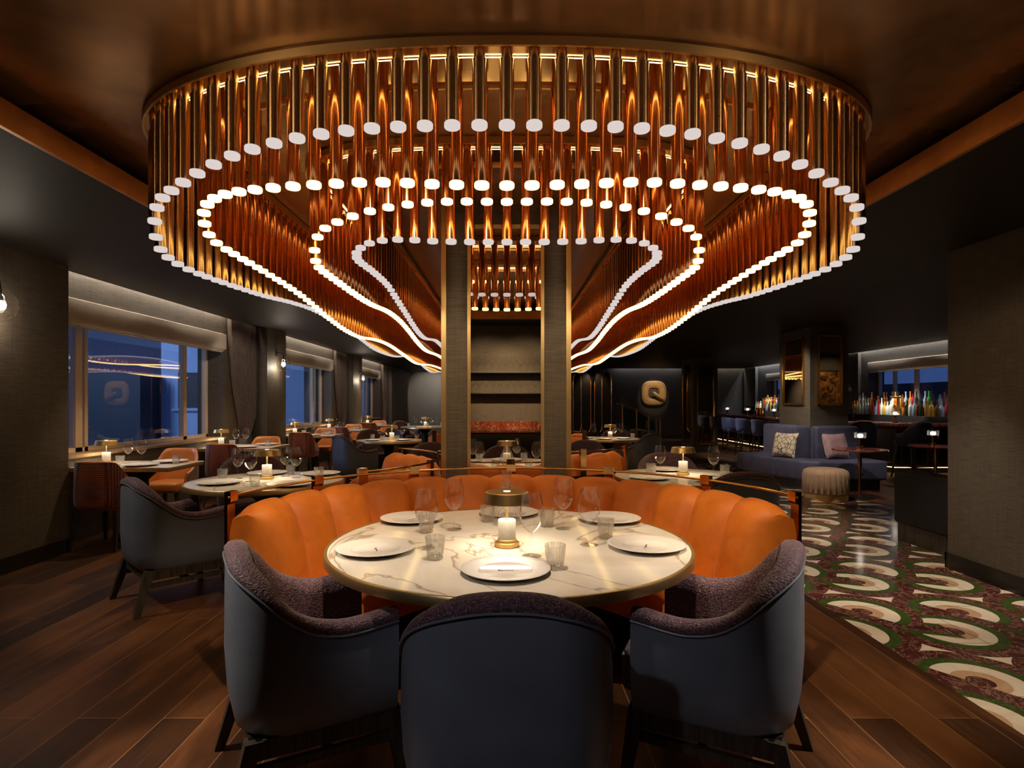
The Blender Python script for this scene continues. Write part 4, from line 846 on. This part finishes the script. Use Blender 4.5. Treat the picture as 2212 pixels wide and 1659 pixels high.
spot(-2.5, 1.95, 2.64, -1.12, 2.2, .5, 330, NEUT, 34); spot(2.5, 1.95, 2.64, 1.15, 2.2, .5, 330, NEUT, 34); spot(-1.3, -.3, 2.64, -.1, 1.6, .78, 60, COOL, 26)  # unseen spots, no fixtures built, put in for the chair backs
spot(-2.1, 1.2, 2.55, -.3, 2.4, 2.66, 45, (1,.80,.55), 60, .8, .12); spot(2.1, 1.2, 2.55, .5, 2.4, 2.66, 30, (1,.80,.55), 60, .8, .12)  # added spots that put highlights on the front chandelier tubes
spot(-2.2, -.1, 2.60, -.9, 2.4, 2.85, 30, WARM, 50); spot(1.6, -.1, 2.60, .9, 2.4, 2.85, 12, WARM, 50)  # added, aimed upward to warm the tubes and upper ceiling
spot(-3.9, 3.3, 2.64, -2.6, 4.1, .5, 110, NEUT, 42); spot(-2.6, 4.4, 2.64, -2.0, 4.9, .7, 40, WARM, 50); spot(2.6, 4.7, 2.64, 1.6, 5.2, .7, 40, WARM, 50)
for y, _, _ in WN: spot(-3.3, y, 2.64, -3.7, y, .75, 70, WARM, 75)
spot(-2.6, 9.6, 2.64, -2.0, 10, .7, 60, WARM, 55); spot(2.6, 10.2, 2.64, 1.8, 10.4, .7, 60, WARM, 55); spot(-2.6, 15, 2.64, -2.1, 15.4, .7, 60, WARM, 55)
spot(-.5, 6.0, 2.84, -.9, 5.2, .7, 60, WARM, 60); spot(.5, 6.5, 2.84, .7, 5.8, .7, 60, WARM, 60); spot(.8, 8.2, 2.84, .9, 9.3, .7, 60, WARM, 60)
for y0, y1 in ((5.6, 9.9), (11.0, 15.5), (16.7, 20.7)): strip(-4.28, (y0+y1)/2, 2.82, .06, y1-y0, 30*(y1-y0)/4, NEUT)
strip(5.4, YF-.06, 2.82, 2.6, .06, 12, (.95,.95,1)); strip(8.2, YF-.06, 2.82, 1.7, .06, 8, NEUT); strip(9.05, 13, 2.82, .06, 6, 65, (1,.92,.82)); strip(9.05, 19, 2.82, .06, 6, 65, (.9,.93,1))
spot(8.2, 13, 2.6, 8.75, 12.8, 1.2, 300, NEUT, 80); spot(8.2, 19.3, 2.6, 8.75, 19.3, 1.2, 220, NEUT, 80)
spot(2.8, 2.4, 2.64, 2.9, 3.2, 0, 110, NEUT, 60); spot(3.0, 4.2, 2.64, 3.0, 4.9, 0, 170, NEUT, 62); spot(3.2, 6.6, 2.64, 3.2, 7.0, 0, 190, NEUT, 60); spot(2.8, 3.0, 2.64, 3.72, 4.5, 1.1, 40, WARM, 60); spot(6.7, 8.3, 2.6, 6.3, 8.9, 0, 70, NEUT, 60); spot(3.9, 7.5, 2.64, 4.7, 9.0, .4, 190, NEUT, 50); spot(4.2, 9.3, 2.64, 4.7, 9.8, .6, 60, NEUT, 60); spot(5.0, 15, 2.64, 6.1, 15.0, .6, 110, COOL, 75)  # added fill for the mosaic, right wall and lounge seating
spot(5.58, YF-1.2, 2.6, 5.58, YF, 1.7, 55, WARM, 45); spot(-.45, 1.9, 2.78, -.3, -1, 1.55, 330, WARM, 36); spot(.45, 1.9, 2.78, .3, -1, 1.55, 330, WARM, 36); spot(-2.9, 23.2, 2.6, -3.2, 25, 1.6, 260, NEUT, 75)  # middle pair added for the mirrored shelves, last one for the end wall
for y in (8.4, 14.0, 19.4): spot(-3.3, y-.3, 2.62, -4.3, y+1.0, 1.6, 34, NEUT, 60)  # added fill that brightens the drapes
spot(3.6, 9.6, 2.6, 5.05, 10.4, 1.5, 150, NEUT, 55); spot(3.2, 20.6, 2.6, 3.2, 21.8, 1.6, 30, WARM, 70); spot(8.4, 5.2, 2.6, 8.6, 4.0, 1.7, 45, NEUT, 75); spot(7.0, 10.6, 2.6, 7.6, 11.6, .4, 25, WARM, 60)  # added fill, including the lounge wall reflected in the column mirror

w = bpy.data.worlds.new('dusk_sky'); sc.world = w; w.use_nodes = True; bg = w.node_tree.nodes['Background']; bg.inputs[0].default_value = (.040, .085, .24, 1); bg.inputs[1].default_value = 1.0
for x, y, z, tx, ty, tz, e in ((-11, 8, 4, -7.5, 14.2, 1.2, 420), (-8.5, 15.5, 3.5, -6.5, 19, 1.2, 130), (-8, 20.5, 3.5, -6.3, 24.2, 1.2, 130)):  # added area lights that brighten the facades; no lamp is known there
    L = bpy.data.lights.new('facade_fill', 'AREA'); L.size = 2.5; L.energy = e; L.color = (.42, .62, 1); o = bpy.data.objects.new('facade_fill', L); C.objects.link(o); o.location = (x, y, z); o.rotation_euler = (Vector((tx, ty, tz)) - Vector((x, y, z))).to_track_quat('-Z', 'Y').to_euler()

# ------------------------------------------------------------------ camera
cam = bpy.data.cameras.new('camera'); co = bpy.data.objects.new('camera', cam); C.objects.link(co); co.location = (0, 0, 1.4); co.rotation_euler = (PI/2, 0, 0)
cam.sensor_width = 36; cam.lens = 1270/2212*36; cam.shift_x = 11/2212; cam.shift_y = 38.5/2212; cam.clip_start = .05; sc.camera = co
vs = sc.view_settings; vs.view_transform = 'Standard'; vs.look = 'None'; vs.exposure = 0; vs.gamma = 1; vs.use_curve_mapping = False
cy = sc.cycles; cy.use_denoising = True; cy.max_bounces = 6; cy.diffuse_bounces = 2; cy.glossy_bounces = 4; cy.transparent_max_bounces = 10; cy.use_adaptive_sampling = True; cy.adaptive_threshold = .1; cy.adaptive_min_samples = 16; cy.transmission_bounces = 4; cy.sample_clamp_indirect = 4; cy.blur_glossy = .6; cy.caustics_refractive = False
